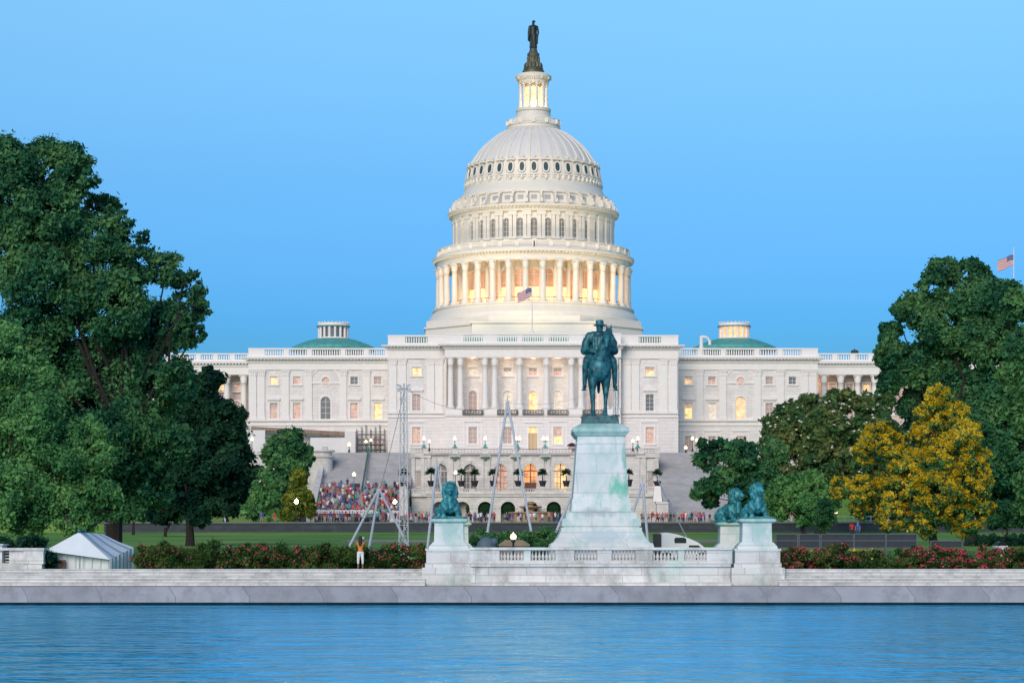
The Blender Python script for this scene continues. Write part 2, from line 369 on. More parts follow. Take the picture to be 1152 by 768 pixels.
SC.view_settings.view_transform = 'Standard'; SC.view_settings.look = 'None'; SC.view_settings.exposure = 0; SC.view_settings.gamma = 1
def point(name, loc, power, col=(1,.66,.34), r=.3, spot=None, target=None):
    l = bpy.data.lights.new(name, 'SPOT' if spot else 'POINT'); l.energy = power; l.color = col; l.shadow_soft_size = r
    o = bpy.data.objects.new(name, l); COL.objects.link(o); o.location = loc
    if spot:
        l.spot_size = math.radians(spot); l.spot_blend = .8
        o.rotation_euler = (Vector(loc)-Vector(target)).to_track_quat('Z','Y').to_euler()
    return o
# ================================================================== THE CAPITOL
AX = X(600, 345)                                  # axis of the dome
CAP = thing('domed_capitol_building', 'white domed capitol building with lit windows rising behind the terraces', 'building', (AX, 318, 19))
G0 = 18.5
# ---- window kit
WK = {}
def win_mesh(kind, w, h):
    key = (kind, round(w,2), round(h,2))
    if key in WK: return WK[key]
    fr = MB(); pn = MB(); sa = MB(); t = .16
    if kind in ('sq','rect','ped','seg','lab'):
        pn.box(-w/2, w/2, .30, .34, 0, h)
        nx = 2; nz = max(2, round(h/.75))
        sa.box(-w/2, -w/2+.08, .22, .29, 0, h); sa.box(w/2-.08, w/2, .22, .29, 0, h); sa.box(-w/2+.08, w/2-.08, .22, .29, 0, .08); sa.box(-w/2+.08, w/2-.08, .22, .29, h-.08, h)
        sa.box(-.03, .03, .23, .28, .08, h-.08)
        for k in range(1, nz): sa.box(-w/2+.08, w/2-.08, .235, .275, h*k/nz-.025, h*k/nz+.025)
        fr.box(-w/2-t*1.6, -w/2, -.12, .01, -.05, h+t); fr.box(w/2, w/2+t*1.6, -.12, .01, -.05, h+t); fr.box(-w/2-t*1.6, w/2+t*1.6, -.14, .01, h+t+.001, h+t*2.4)
        fr.box(-w/2-.35, w/2+.35, -.25, .01, -.28, -.051)
        if kind == 'ped':
            z = h+t*2.4+.35; fr.box(-w/2-.45, w/2+.45, -.4, .01, z-.15, z+.05)
            fr.prism([(-w/2-.5,z+.051),(w/2+.5,z+.051),(w/2+.5,z+.15),(0,z+.75),(-w/2-.5,z+.15)], -.42, .01)
        if kind == 'seg':
            z = h+t*2.4+.35; fr.box(-w/2-.45, w/2+.45, -.4, .01, z-.15, z+.05)
            pts = [(-w/2-.5, z+.051), (w/2+.5, z+.051)]+[((w/2+.5)*math.cos(PI*k/8), z+.12+.5*math.sin(PI*k/8)) for k in range(9)]
            fr.prism(pts, -.42, .01)
        if kind == 'lab':
            fr.box(-w/2-.9, w/2+.9, -.22, .01, h+1.0, h+1.25); fr.box(-w/2-.9, -w/2-.72, -.12, .01, -.5, h+1.0); fr.box(w/2+.72, w/2+.9, -.12, .01, -.5, h+1.0)
    if kind == 'arch':
        r = w/2; hs_ = h-r
        pts = [(-r,0)]+[(-r*math.cos(PI*k/12), hs_+r*math.sin(PI*k/12)) for k in range(13)]+[(r,0)]
        pn.prism(pts, .30, .34)
        sa.box(-r, -r+.08, .22, .29, 0, hs_); sa.box(r-.08, r, .22, .29, 0, hs_); sa.box(-.04, .04, .23, .28, 0, h-.03)
        for k in range(1, 4): sa.box(-r+.08, r-.08, .235, .275, hs_*k/3-.03, hs_*k/3+.03)
        for k in range(12):
            a0, a1 = PI*k/12, PI*(k+1)/12
            for q, (mb, ri, ro, y0, y1) in enumerate(((sa, r-.09, r, .22, .29), (fr, r+.01, r+.3, -.13, .01))):
                P4 = [(-ri*math.cos(a0), hs_+ri*math.sin(a0)), (-ro*math.cos(a0), hs_+ro*math.sin(a0)), (-ro*math.cos(a1), hs_+ro*math.sin(a1)), (-ri*math.cos(a1), hs_+ri*math.sin(a1))]
                mb.prism(P4, y0, y1)
        fr.box(-r-.3, -r-.01, -.13, .01, -.05, hs_); fr.box(r+.01, r+.3, -.13, .01, -.05, hs_); fr.box(-r-.4, r+.4, -.2, .01, -.25, -.051)
    if kind == 'round':
        r = w/2; pts = [(r*math.cos(2*PI*k/16), r*math.sin(2*PI*k/16)) for k in range(16)]; pn.prism(pts, .30, .34)
        sa.box(-.03, .03, .23, .28, -r, r); sa.box(-r, -.03, .23, .28, -.03, .03); sa.box(.03, r, .23, .28, -.03, .03)
        for k in range(16):
            a0, a1 = 2*PI*k/16, 2*PI*(k+1)/16
            fr.prism([((r+.01)*math.cos(a0),(r+.01)*math.sin(a0)),((r+.28)*math.cos(a0),(r+.28)*math.sin(a0)),((r+.28)*math.cos(a1),(r+.28)*math.sin(a1)),((r+.01)*math.cos(a1),(r+.01)*math.sin(a1))], -.13, .01)
    WK[key] = (mesh_of(fr,'window',[M['trim']]), mesh_of(pn,'pane',[P['dark']]), mesh_of(sa,'sash',[M['trim']]))
    return WK[key]
def window(kind, w, h, x, y, z, parent, lit, rz=0, name='window'):
    a, b, c = win_mesh(kind, w, h)
    o = inst(a, name, parent, (x,y,z), rz)
    p = bpy.data.objects.new('pane', b); COL.objects.link(p); p.parent = o; p.material_slots[0].link = 'OBJECT'; p.material_slots[0].material = P[lit]
    s_ = bpy.data.objects.new('sash', c); COL.objects.link(s_); s_.parent = o
    if kind in ('seg','ped','lab','sq') and lit in ('warm','bright','pink','pale'):
        fr_ = random.choice([0,.3,.42,.55]) if kind != 'sq' else random.choice([0,0,.4])
        if fr_:
            bb = MB(); bb.box(-w/2+.09, w/2-.09, .295, .299, h*(1-fr_), h-.08); bl_ = bb.build('blind', P['pink' if lit in ('warm','bright') else 'blind']); bl_.parent = o
    return o
# ---- order pieces
def column_bm(h, r, n=16):
    b = MB(); b.box(-r*1.45, r*1.45, -r*1.45, r*1.45, 0, r*.4)
    prof = [(r*1.4,r*.4),(r*1.4,r*.65),(r*1.15,r*.75),(r*1.2,r*.95),(r,r*1.1)]
    hc = h-r*2.4
    for k in range(1, 7): prof.append((r*(1-.15*(k/6)**1.8), r*1.1+(hc-r*1.1)*k/6))
    prof += [(r*.95,hc+.02),(r*.9,hc+r*.1),(r*1.05,hc+r*.5),(r*.95,hc+r*.75),(r*1.2,hc+r*1.3),(r*1.05,hc+r*1.45),(r*1.45,hc+r*2.0)]
    b.lathe(0, 0, prof, n)
    b.box(-r*1.4, r*1.4, -r*1.4, r*1.4, hc+r*2.0, h)
    return b
def pilaster_bm(h, w, d=.28):
    b = MB(); b.box(-w*.62, w*.62, -d*1.5, .02, 0, .35); b.box(-w/2, w/2, -d, .02, .351, h-1.15)
    b.frustum(0, -d/2+.01, h-1.149, h-.25, w*.5, d*.52, w*.62, d*.75); b.box(-w*.66, w*.66, -d*1.7, .02, h-.249, h)
    for k in (-1,0,1): b.box(k*w*.33-.07, k*w*.33+.07, -d*1.6, -d*.5, h-1.0, h-.4)
    return b
def cornice(b, x0, x1, y, z, H, out, ends=True, y1=None):
    """stepped cornice with a row of modillions under it, returns along both ends"""
    y1 = y+.3 if y1 is None else y1
    o = out
    b.box(x0-o*.25, x1+o*.25, y-o*.25, y1, z, z+H*.3)
    b.box(x0-o*.45, x1+o*.45, y-o*.45, y1, z+H*.3+.003, z+H*.45)
    b.box(x0-o, x1+o, y-o, y1, z+H*.62, z+H*.82); b.box(x0-o*1.12, x1+o*1.12, y-o*1.12, y1, z+H*.823, z+H)
    n = int((x1-x0)/.62); 
    for k in range(n+1):
        x = x0+(x1-x0)*k/n; b.box(x-.13, x+.13, y-o*.9, y1-.01, z+H*.453, z+H*.617)
def parapet(b, x0, x1, y, z0, z1, opens, th=.6):
    """solid parapet with baluster openings"""
    H = z1-z0; b.box(x0, x1, y, y+th, z0, z0+H*.25); b.box(x0-.06, x1+.06, y-.08, y+th+.08, z1-H*.16, z1)
    cur = x0
    for a, c in sorted(opens):
        b.box(cur, a, y+.002, y+th-.002, z0+H*.25, z1-H*.16); cur = c
        n = max(3, int((c-a)/.42))
        for k in range(n):
            x = a+(c-a)*(k+.5)/n; b.frustum(x, y+th/2, z0+H*.25, z0+H*.5, .09, .09, .13, .13); b.frustum(x, y+th/2, z0+H*.5, z1-H*.16, .13, .13, .07, .07)
    b.box(cur, x1, y+.002, y+th-.002, z0+H*.25, z1-H*.16)

# ---- wings (left, right) -------------------------------------------------
DW = 318.0
def zw(py): return Z(py, DW)
def mir(px): return 1199.5-px
PILW = pilaster_bm(zw(417)-zw(472), 1.25); PILWM = mesh_of(PILW, 'pilaster', [M['trim']])
for side in (0, 1):
    wp = MB(); wl = MB(); wc = MB(); wr = MB()
    q = (lambda p: p) if side == 0 else mir
    xa, xb = sorted((X(q(279.6), DW), X(q(440), DW)))
    WW = {308:('sq',), 334:('sq',), 398.5:('sq',), 425:('sq',)}
    ops = []; ws = [] 
    for i, pc in enumerate((308,334,366.4,398.5,425)):
        xc = X(q(pc), DW)
        if pc == 366.4:
            ops.append(('c', xc, zw(428.6), .75)); ws.append(('round', 1.5, 1.5, xc, zw(428.6)))
            ops.append(('a', xc-.95, xc+.95, zw(471), zw(446)-.95)); ws.append(('arch', 1.9, zw(446)-zw(471), xc, zw(471)))
        else:
            ops.append(('r', xc-.72, xc+.72, zw(432.3), zw(424))); ws.append(('sq', 1.44, zw(424)-zw(432.3), xc, zw(432.3)))
            ops.append(('r', xc-.74, xc+.74, zw(471), zw(453.5))); ws.append(('seg', 1.48, zw(453.5)-zw(471), xc, zw(471)))
    lits = ['warm','pink','pink','pink','pink','dark','dark','pink','blind','bright'] if side == 0 else ['dark','blind','blind','blind','pink','warm','pink','pale','warm','bright']
    wl.wall(xa, xb, zw(477), zw(416), ops, plane_map(DW))
    for (k, ww, hh, xx, zz), lt in zip(ws, lits): window(k, ww, hh, xx, DW, zz, CAP, lt)
    # ground storey
    ops = []; g = []
    for pc in (308,334,366.4,398.5,425):
        xc = X(q(pc), DW); ops.append(('r', xc-.75, xc+.75, zw(508), zw(491))); g.append(xc)
    wr.wall(xa, xb, G0-6, zw(477), ops, plane_map(DW-.25))
    for xc, lt in zip(g, ['blind','dark','pink','blind','blind']): window('lab', 1.5, zw(491)-zw(508), xc, DW-.25, zw(508), CAP, lt)
    # blind arch over the middle bay
    xc = X(q(366.4), DW); R1 = 3.0
    for k in range(12):
        a0, a1 = PI*k/12, PI*(k+1)/12; ri, ro = R1-.3, R1
        wp.prism([(xc-ri*math.cos(a0),zw(430)+ri*math.sin(a0)),(xc-ro*math.cos(a0),zw(430)+ro*math.sin(a0)),(xc-ro*math.cos(a1),zw(430)+ro*math.sin(a1)),(xc-ri*math.cos(a1),zw(430)+ri*math.sin(a1))], DW-.15, DW+.01)
    wp.box(xc-R1, xc+R1, DW-.18, DW+.01, zw(430)-.25, zw(430)-.003)
    for z in (472, 477): wp.box(xa-.1, xb, DW-.45, DW+.02, zw(z)-.28, zw(z)+.02)
    wp.box(xa-.02, xb, DW-.22, DW+.4, zw(416), zw(409)); wp.box(xa-.08, xb, DW-.3, DW+.4, zw(409)+.003, zw(408))
    cornice(wc, xa, xb, DW-.22, zw(408)+.004, zw(402)-zw(408), 1.0, y1=DW+.6)
    ops = [sorted((X(q(a),DW), X(q(b_),DW))) for a, b_ in ((298,319),(325,345),(351,383),(388.7,409),(415,433))]
    pm = MB(); parapet(pm, xa, xb, DW-.1, zw(402)+.004, zw(391.5), ops); pm.build('roof_balustrade', M['trim'], CAP)
    # body, roof
    wl.box(xa+.02, xb-.02, DW+.6, DW+34, G0-6, zw(404)); wl.box(xa+.01, xa+.6, DW+.01, DW+.59, G0-6, zw(404)) ; wl.box(xb-.6, xb-.01, DW+.01, DW+.59, G0-6, zw(404))
    for pc in (284.8,294.2,321.4,347.4,386.2,412.4): inst(PILWM, 'pilaster', CAP, (X(q(pc),DW), DW, zw(472)+.03))
    # shallow green dome with its lantern
    dx, dy = X(375 if side == 0 else 826, 336), 336
    z = lambda py: Z(py, dy)
    rr = S(47, dy); prof = [(rr, z(396)), (rr, z(391.5))]+[(S(47-31*t,dy), z(381.2+10.3*(1-t)**1.55)) for t in (.1,.2,.35,.5,.65,.8,.92,1)]
    b = MB(); b.lathe(dx, dy, prof, 48); sd_ = b.build('shallow_dome', M['verdigris'], CAP, smooth=True)
    b = MB(); rl = S(17.3, dy)
    b.lathe(dx, dy, [(rl*1.04,z(383)),(rl*1.04,z(381)),(rl,z(380.8)),(rl,z(380))], 32)
    b.lathe(dx, dy, [(rl,z(368.3)),(rl*1.05,z(368)),(rl*1.07,z(366.6)),(rl*1.0,z(366.3)),(rl*1.0,z(364)),(rl*.9,z(363.6)),(0.01,z(363))], 32)
    for k in range(16):
        a = 2*PI*(k+.5)/16; b.tube((dx+rl*.93*math.sin(a), dy-rl*.93*math.cos(a), z(380.2)), (dx+rl*.93*math.sin(a), dy-rl*.93*math.cos(a), z(368)), .24, .24, 8)
    for k in range(24):
        a = 2*PI*k/24; b.ball((dx+rl*.97*math.sin(a), dy-rl*.97*math.cos(a), z(364)+.12), .16, n=6, m=4)
    ln = b.build('lantern', M['trim'], sd_)
    b = MB(); b.lathe(dx, dy, [(rl*.86,z(380.3)),(rl*.86,z(368.2))], 16, cap=False); b.build('pane', P['dark' if side == 0 else 'orange'] if side == 0 else emat('lantern_light',(1,.42,.13),1.3,vary=.3), sd_)
    b = MB(); b.lathe(dx, dy, [(rl*1.09,z(368.05)),(rl*1.09,z(367.0)),(rl*1.06,z(366.95))], 32); b.lathe(dx, dy, [(rl*1.06,z(383.2)),(rl*1.07,z(381.6)),(rl*1.0,z(381.4))], 32); b.build('metal_band', mat('verdigris_band', (.05,.20,.22), .5), sd_)
    wp.build('wing_trim', M['trim'], CAP); wl.build('wing_wall', M['marble'], CAP); wc.build('wing_cornice', M['trim'], CAP); wr.build('wing_ground_storey', M['rustic'], CAP)

# ---- colonnaded connectors and outer wings ------------------------------
DXX = 332.0; zx = lambda py: Z(py, DXX)
CW = column_bm(zx(422)-zx(468), .62); CWM = mesh_of(CW, 'column', [M['trim']], True)
for side in (0, 1):
    q = (lambda p: p) if side == 0 else mir
    far = -55 if side == 0 else 1165-0
    x_in = X(q(281), DXX); x_out = X(185 if side == 0 else 1020, DXX); xa, xb = sorted((x_in, x_out))
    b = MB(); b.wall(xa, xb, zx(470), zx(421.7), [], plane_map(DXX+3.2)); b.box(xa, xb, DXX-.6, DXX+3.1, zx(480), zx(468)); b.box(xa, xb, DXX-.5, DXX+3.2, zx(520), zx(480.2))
    b.box(xa, xb, DXX+3.4, DXX+25, zx(520), zx(408)); b.build('connector_wall', mat('shade_tinted_stone', (.62,.52,.50), .8, var=.08), CAP)  # shade behind the columns is put into this browner wall colour
    b = MB(); b.box(xa, xb, DXX-.6, DXX+3.1, zx(421.5), zx(413)); cornice(b, xa, xb, DXX-.6, zx(413)+.004, zx(407)-zx(413), .8, y1=DXX+3.1)
    b.build('connector_entablature', M['trim'], CAP)
    b = MB(); n = 5; ops = []
    step = (xb-xa)/n
    for k in range(n): ops.append((xa+step*(k+.15), xa+step*(k+.85)))
    parapet(b, xa, xb, DXX-.5, zx(407)+.005, zx(397.5), ops); b.build('roof_balustrade', M['trim'], CAP)
    cols = [274,255,237,219,201] if side == 0 else [927,946,965,984,1003]
    for pc in cols: inst(CWM, 'column', CAP, (X(pc,DXX), DXX+.2, zx(468)+.003))
    wins = [(248.4,'warm'),(267,'pink'),(229,'blind'),(211,'warm')] if side == 0 else [(936,'pink'),(955.5,'blind'),(974.5,'warm'),(993,'blind')]
    for pc, lt in wins:
        xc = X(pc, DXX+3.2); window('sq', 1.3, 1.3, xc, DXX+3.2-.36, zx(438.5), CAP, lt); window('arch', 1.4, 2.6, xc, DXX+3.2-.36, zx(465), CAP, 'blind')
    # outer wing block beyond the trees
    xo0, xo1 = sorted((x_out+(-.1 if side == 0 else .1), X(60 if side == 0 else 1149, DXX)))
    b = MB(); d0 = 322; b.box(xo0, xo1, d0, d0+45, G0-8, zx(409)); b.build('outer_wing_wall', M['marble'], CAP)
    b = MB(); cornice(b, xo0, xo1, d0-.3, zx(409)+.004, 1.2, 1.0, y1=d0+.3); parapet(b, xo0, xo1, d0-.2, zx(409)+1.21, zx(398), [(xo0+2+k*4.5, xo0+5+k*4.5) for k in range(4)])
    for k in range(5):
        x = xo0+(xo1-xo0)*(k+.5)/5; b.box(x-.5, x+.5, d0-.3, d0+.01, zx(470), zx(418))
    b.box(xo0-.05, xo1+.05, d0-.35, d0+.01, zx(474), zx(471)); b.build('outer_wing_trim', M['trim'], CAP)
    for k in range(4):
        x = xo0+(xo1-xo0)*(k+1)/5; window('ped', 1.5, 3.0, x, d0-.36, zx(464), CAP, 'blind'); window('sq', 1.4, 1.3, x, d0-.36, zx(436), CAP, 'pink' if k == 2 else 'blind')

# ---- centre block ---------------------------------------------------------
DC = 306.0; zc = lambda py: Z(py, DC)
DP = 303.5; zp = lambda py: Z(py, DP)
xa, xb = X(436.5, DC), X(762.5, DC); pa, pb = X(500.5, DP), X(698.5, DP)
cw = MB(); cg = MB(); ct = MB()
# side bays
PILC = mesh_of(pilaster_bm(zc(404)-zc(464), 1.35), 'pilaster', [M['trim']])
for side in (0, 1):
    q = (lambda p: p) if side == 0 else mir
    s0, s1 = sorted((X(q(436.5),DC), X(q(501.5),DC))); xc = X(q(468.5), DC)
    ops = [('r', xc-.85, xc+.85, zc(422.3), zc(413.4)), ('r', xc-.78, xc+.78, zc(462), zc(443.5))]
    cw.wall(s0, s1, zc(468), zc(402), ops, plane_map(DC))
    window('sq', 1.7, zc(413.4)-zc(422.3), xc, DC, zc(422.3), CAP, 'bright'); window('ped', 1.56, zc(443.5)-zc(462), xc, DC, zc(462), CAP, 'blind' if side == 0 else 'dark')
    cg.wall(s0, s1, G0-2, zc(468), [('r', xc-.78, xc+.78, zc(499), zc(481))], plane_map(DC-.25))
    window('lab', 1.56, zc(481)-zc(499), xc, DC-.25, zc(499), CAP, 'pink')
    for pc in (442,452.7,484.5,494): inst(PILC, 'pilaster', CAP, (X(q(pc),DC), DC, zc(464)))
    ct.box(s0-.1, s1, DC-.5, DC+.02, zc(468)-.25, zc(468)+.1); ct.box(s0-.1, s1, DC-.42, DC+.02, zc(464)-.22, zc(464)-.002)
    ct.box(s0, s1, DC-.3, DC+.5, zc(403.5), zc(393.5))
    cornice(ct, s0, s1, DC-.3, zc(393.5)+.004, zc(388.5)-zc(393.5), 1.05, y1=DC+.5)
    ops = [sorted((X(q(456),DC), X(q(481),DC)))]
    b = MB(); parapet(b, s0, s1, DC-.25, zc(388.5)+.006, zc(377), ops); b.build('roof_balustrade', M['trim'], CAP)
# centre portico
bays = [532, 571, 599.5, 627.5, 667]
DB = DP+3.6
ops = []; 
for pc in bays:
    xc = X(pc, DB)*1.0; ops += [('r', xc-.78, xc+.78, Z(422.3,DB), Z(414,DB)), ('a', xc-.8, xc+.8, Z(462,DB), Z(439.5,DB)-.8)]
cb = MB(); cb.wall(pa, pb, zp(467), zp(402), ops, plane_map(DB)); cb.build('loggia_wall', M['marble'], CAP)
up = ['pale','pale','pink','pink','warm']; lo_ = ['blind','pale','bright','pale','pink']
for pc, u, l in zip(bays, up, lo_):
    xc = X(pc, DB); window('sq', 1.56, Z(414,DB)-Z(422.3,DB), xc, DB, Z(422.3,DB), CAP, u)
    window('arch', 1.6, Z(439.5,DB)-Z(462,DB), xc, DB, Z(462,DB), CAP, l)
ops = []
for i, pc in enumerate(bays):
    xc = X(pc, DP); ops.append(('r', xc-.8, xc+.8, zp(499) if i != 2 else zp(506), zp(480.5)))
cg.wall(pa, pb, G0-2, zp(467), ops, plane_map(DP))
for i, (pc, l) in enumerate(zip(bays, ['blind','blind',None,'bright','warm'])):
    xc = X(pc, DP)
    if l: window('lab', 1.6, zp(480.5)-zp(499), xc, DP, zp(499), CAP, l)
xc = X(599.5, DP)
b = MB(); b.box(xc-.8, xc-.02, DP+.3, DP+.4, zp(506), zp(487)); b.box(xc+.02, xc+.8, DP+.3, DP+.4, zp(506), zp(487))
for sx in (-.41, .41):
    for z0, z1 in ((504.5,498),(496.5,488)): b.box(xc+sx-.25, xc+sx+.25, DP+.27, DP+.31, zp(z0), zp(z1))
dr = b.build('door', mat('tan_door', (.62,.45,.26), .5, var=.1), CAP)
b = MB(); b.box(xc-.8, xc+.8, DP+.3, DP+.34, zp(486.8), zp(480.6)); b.build('transom_pane', P['bright'], dr)
b = MB(); b.box(xc-1.7, xc+1.7, DP-.22, DP+.01, zp(475.5), zp(474)); b.box(xc-1.05, xc-.8, DP-.13, DP+.01, zp(506), zp(480)); b.box(xc+.8, xc+1.05, DP-.13, DP+.01, zp(506), zp(480)); b.box(xc-1.05, xc+1.05, DP-.15, DP+.01, zp(480), zp(478.5)); b.build('door_frame', M['trim'], dr)
# loggia floor/ceiling, pedestals, entablature
ct.box(pa, pb, DP-.3, DP+.01, zp(468), zp(466.6)); ct.box(pa+.01, pb-.01, DP+.001, DB-.01, zp(467)-.3, zp(466.2))
ct.box(pa+.01, pb-.01, DP+.6, DB-.01, zp(402)+.01, zp(401)); ct.box(pa-.02, pb+.02, DP-.35, DP+.6, zp(402), zp(392.5))
cornice(ct, pa, pb, DP-.35, zp(392.5)+.004, zp(387)-zp(392.5), 1.05, y1=DP+.6)
cols = [506.8,518,545.6,556.5,584.6]; cols = cols+[mir(c) for c in cols]
ped = sorted(cols); groups = [(502,522),(541.5,560.5),(581,588.5),(611,618.5),(639,658),(677.5,697.5)]
for a, c in groups: ct.box(X(a,DP), X(c,DP), DP-.2, DP+1.3, zp(466.2)+.002, zp(459.8))
PCOL = mesh_of(column_bm(zp(402)-zp(459.8), .56, 20), 'column', [M['trim']], True)
for pc in cols: inst(PCOL, 'column', CAP, (X(pc,DP), DP+.55, zp(459.8)+.003))
ct.box(pa, pa+.9, DP+1.6, DB, zp(466), zp(402)); ct.box(pb-.9, pb, DP+1.6, DB, zp(466), zp(402))
ops = [sorted((X(a,DP),X(c,DP))) for a, c in ((521.5,543),(559.6,581.5),(587.7,611),(617.5,639.5),(656,678))]
b = MB(); parapet(b, pa, pb, DP-.3, zp(387)+.006, zp(374.8), ops); b.build('roof_balustrade', M['trim'], CAP)
for pc in bays:
    x = X(pc, DP); b = MB(); b.box(x-1.9, x+1.9, DP-.65, DP-.31, zp(466.6), zp(466.2))
    for z in (465.6, 461): b.box(x-1.9, x+1.9, DP-.62, DP-.57, zp(z)-.1, zp(z))
    for k in range(14):
        xx = x-1.85+3.7*k/13; b.box(xx-.06, xx+.06, DP-.62, DP-.57, zp(465.6), zp(461))
    for k in range(5):
        for e in range(8):
            a = 2*PI*e/8; a2 = 2*PI*(e+1)/8; xx = x-1.5+3.0*k/4
            b.tube((xx+.28*math.cos(a), DP-.6, zp(463.4)+.28*math.sin(a)), (xx+.28*math.cos(a2), DP-.6, zp(463.4)+.28*math.sin(a2)), .05, n=4)
    b.build('balcony_grille', M['black'], CAP)
cw.box(xa+.02, xb-.02, DB+.8, 334, G0-2, zc(390)); cw.box(xa, xa+.02, DC, 334, G0-2, zc(391)); cw.box(xb-.02, xb, DC, 334, G0-2, zc(391))
cw.box(pa+.01, pa+.3, DP+.01, DC-.26, G0-2, zp(403)); cw.box(pb-.3, pb-.01, DP+.01, DC-.26, G0-2, zp(403))
cw.build('centre_wall', M['marble'], CAP); cg.build('centre_ground_storey', M['rustic'], CAP); ct.build('centre_trim', M['trim'], CAP)

# ---- the great dome --------------------------------------------------------
DA = 345.0; zd = lambda py: Z(py, DA); rd = lambda n: S(n, DA)
def pr(lst): return [(rd(r), zd(y)) for r, y in lst]
# octagonal base
b = MB(); b.box(xa+.7, xb-.7, DC+1.5, DA-rd(127), zc(390), Z(379.5, DC+2)); b.build('roof', M['verdigris'], CAP)
b = MB()
for r, y0, y1, e in ((122,410,375.2,0),(124,375,373,0),(121,372.8,366.1,0)):
    b.lathe(AX, DA, [(rd(r)/math.cos(PI/8)*.98, zd(y0)), (rd(r)/math.cos(PI/8)*.98, zd(y1))], 8, a0=PI/8, a1=2*PI+PI/8-1e-9*0)
zf_ = lambda p: Z(p, DA-rd(126)); b.box(AX-rd(67), AX+rd(67), DA-rd(126), DA, 40, zf_(363.6)); b.box(AX-rd(68.6), AX+rd(68.6), DA-rd(128), DA, zf_(363.5), zf_(361.4))
b.lathe(AX, DA, pr([(119,366),(118,361),(113,354.5),(112,354),(112,352.2),(113.5,352),(113.5,350.2),(112,350),(85,350)]), 72)
DB0 = b.build('dome_base', M['dome'], CAP)
# peristyle drum with tall arched windows
R0 = rd(88); W = 2*PI*R0/36
b = MB(); ops = []
for k in range(-18, 18): ops.append(('a', k*W-1.15, k*W+1.15, zd(346), zd(318)))
b.wall(-18.5*W, 17.5*W, zd(350), zd(300), ops, cyl_map(AX, DA, R0), depth=.5)
for k in range(36):
    a = 2*PI*(k+.5)/36; r = R0+.25; b.tube((AX+r*math.sin(a), DA-r*math.cos(a), zd(349.9)), (AX+r*math.sin(a), DA-r*math.cos(a), zd(301)), .42, .38, 10)
pdw = b.build('peristyle_drum', M['dome'], CAP)
PCOLM = mesh_of(column_bm(zd(304.5)-zd(349.8), .62, 16), 'column', [M['dome']], True)
for k in range(36):
    a = 2*PI*(k+.5)/36
    if abs(((a+PI)%(2*PI))-PI) < 1.75: 
        r = rd(106.5); inst(PCOLM, 'column', pdw, (AX+r*math.sin(a), DA-r*math.cos(a), zd(350)+.01), a)
LT = {0:'warm',1:'warm',-1:'warm',2:'orange',-2:'orange',-4:'orange',4:'bright',5:'orange',-5:'orange',6:'orange',-6:'orange'}
for k in range(-9, 10):
    a = k*2*PI/36; wo = window('arch', 2.3, zd(318)+1.15-zd(346), AX+R0*math.sin(a), DA-R0*math.cos(a), zd(346), pdw, 'dusk', a)
    if k not in (3,-3,7,-7,9,-9):
        if 'LPM' not in globals():
            lp_ = MB(); lp_.box(-1.12, 1.12, .26, .295, .02, 2.5); LPM = mesh_of(lp_, 'lower_pane', [P['glow']])
        lo2 = bpy.data.objects.new('lower_pane', LPM); COL.objects.link(lo2); lo2.parent = wo
b = MB()   # gallery railing between the columns
for k in range(120):
    a = 2*PI*k/120; r = rd(104); b.tube((AX+r*math.sin(a), DA-r*math.cos(a), zd(349.8)), (AX+r*math.sin(a), DA-r*math.cos(a), zd(344.5)), .05, n=4)
b.lathe(AX, DA, pr([(103.7,344.9),(104.3,344.9),(104.3,344.3),(103.7,344.3)]), 72, cap=False); b.build('gallery_railing', M['black'], pdw)
# peristyle entablature + balustrade
b = MB(); b.lathe(AX, DA, pr([(88,304),(108.5,304.4),(108.5,300.5),(109.2,300.2),(109.2,297),(110.5,296.8),(110.5,296),(113.2,295.6),(113.4,293.4),(108,293.2),(108,292),(91,292)]), 108, cap=False)
for k in range(180):
    a = 2*PI*k/180; r = rd(110.2); c, s_ = math.cos(a), math.sin(a)
    b.tube((AX+r*s_, DA-r*c, zd(297.6)), (AX+rd(112.6)*s_, DA-rd(112.6)*c, zd(296.2)), .2, n=4)
pe = b.build('peristyle_entablature', M['dome'], CAP)
b = MB(); b.lathe(AX, DA, pr([(106.2,292.2),(107.8,292.2),(107.8,290.4),(106.2,290.4)]), 108, cap=False); b.lathe(AX, DA, pr([(106,285),(108.2,285),(108.2,283.4),(106,283.4),(106,285)]), 108, cap=False)
for k in range(36):
    a = 2*PI*(k+.5)/36; M4 = Matrix.Rotation(a, 4, 'Z'); r = rd(107)
    for j in range(-6, 7):
        aa = a+j*2*PI/36/13; wdt = .5 if j == -6 or j == 6 else .12
        p0 = (AX+r*math.sin(aa), DA-r*math.cos(aa), zd(290.6)); p1 = (p0[0], p0[1], zd(284.8)); b.tube(p0, p1, wdt*.7, wdt*.7, 4)
b.build('gallery_balustrade', M['dome'], pe)
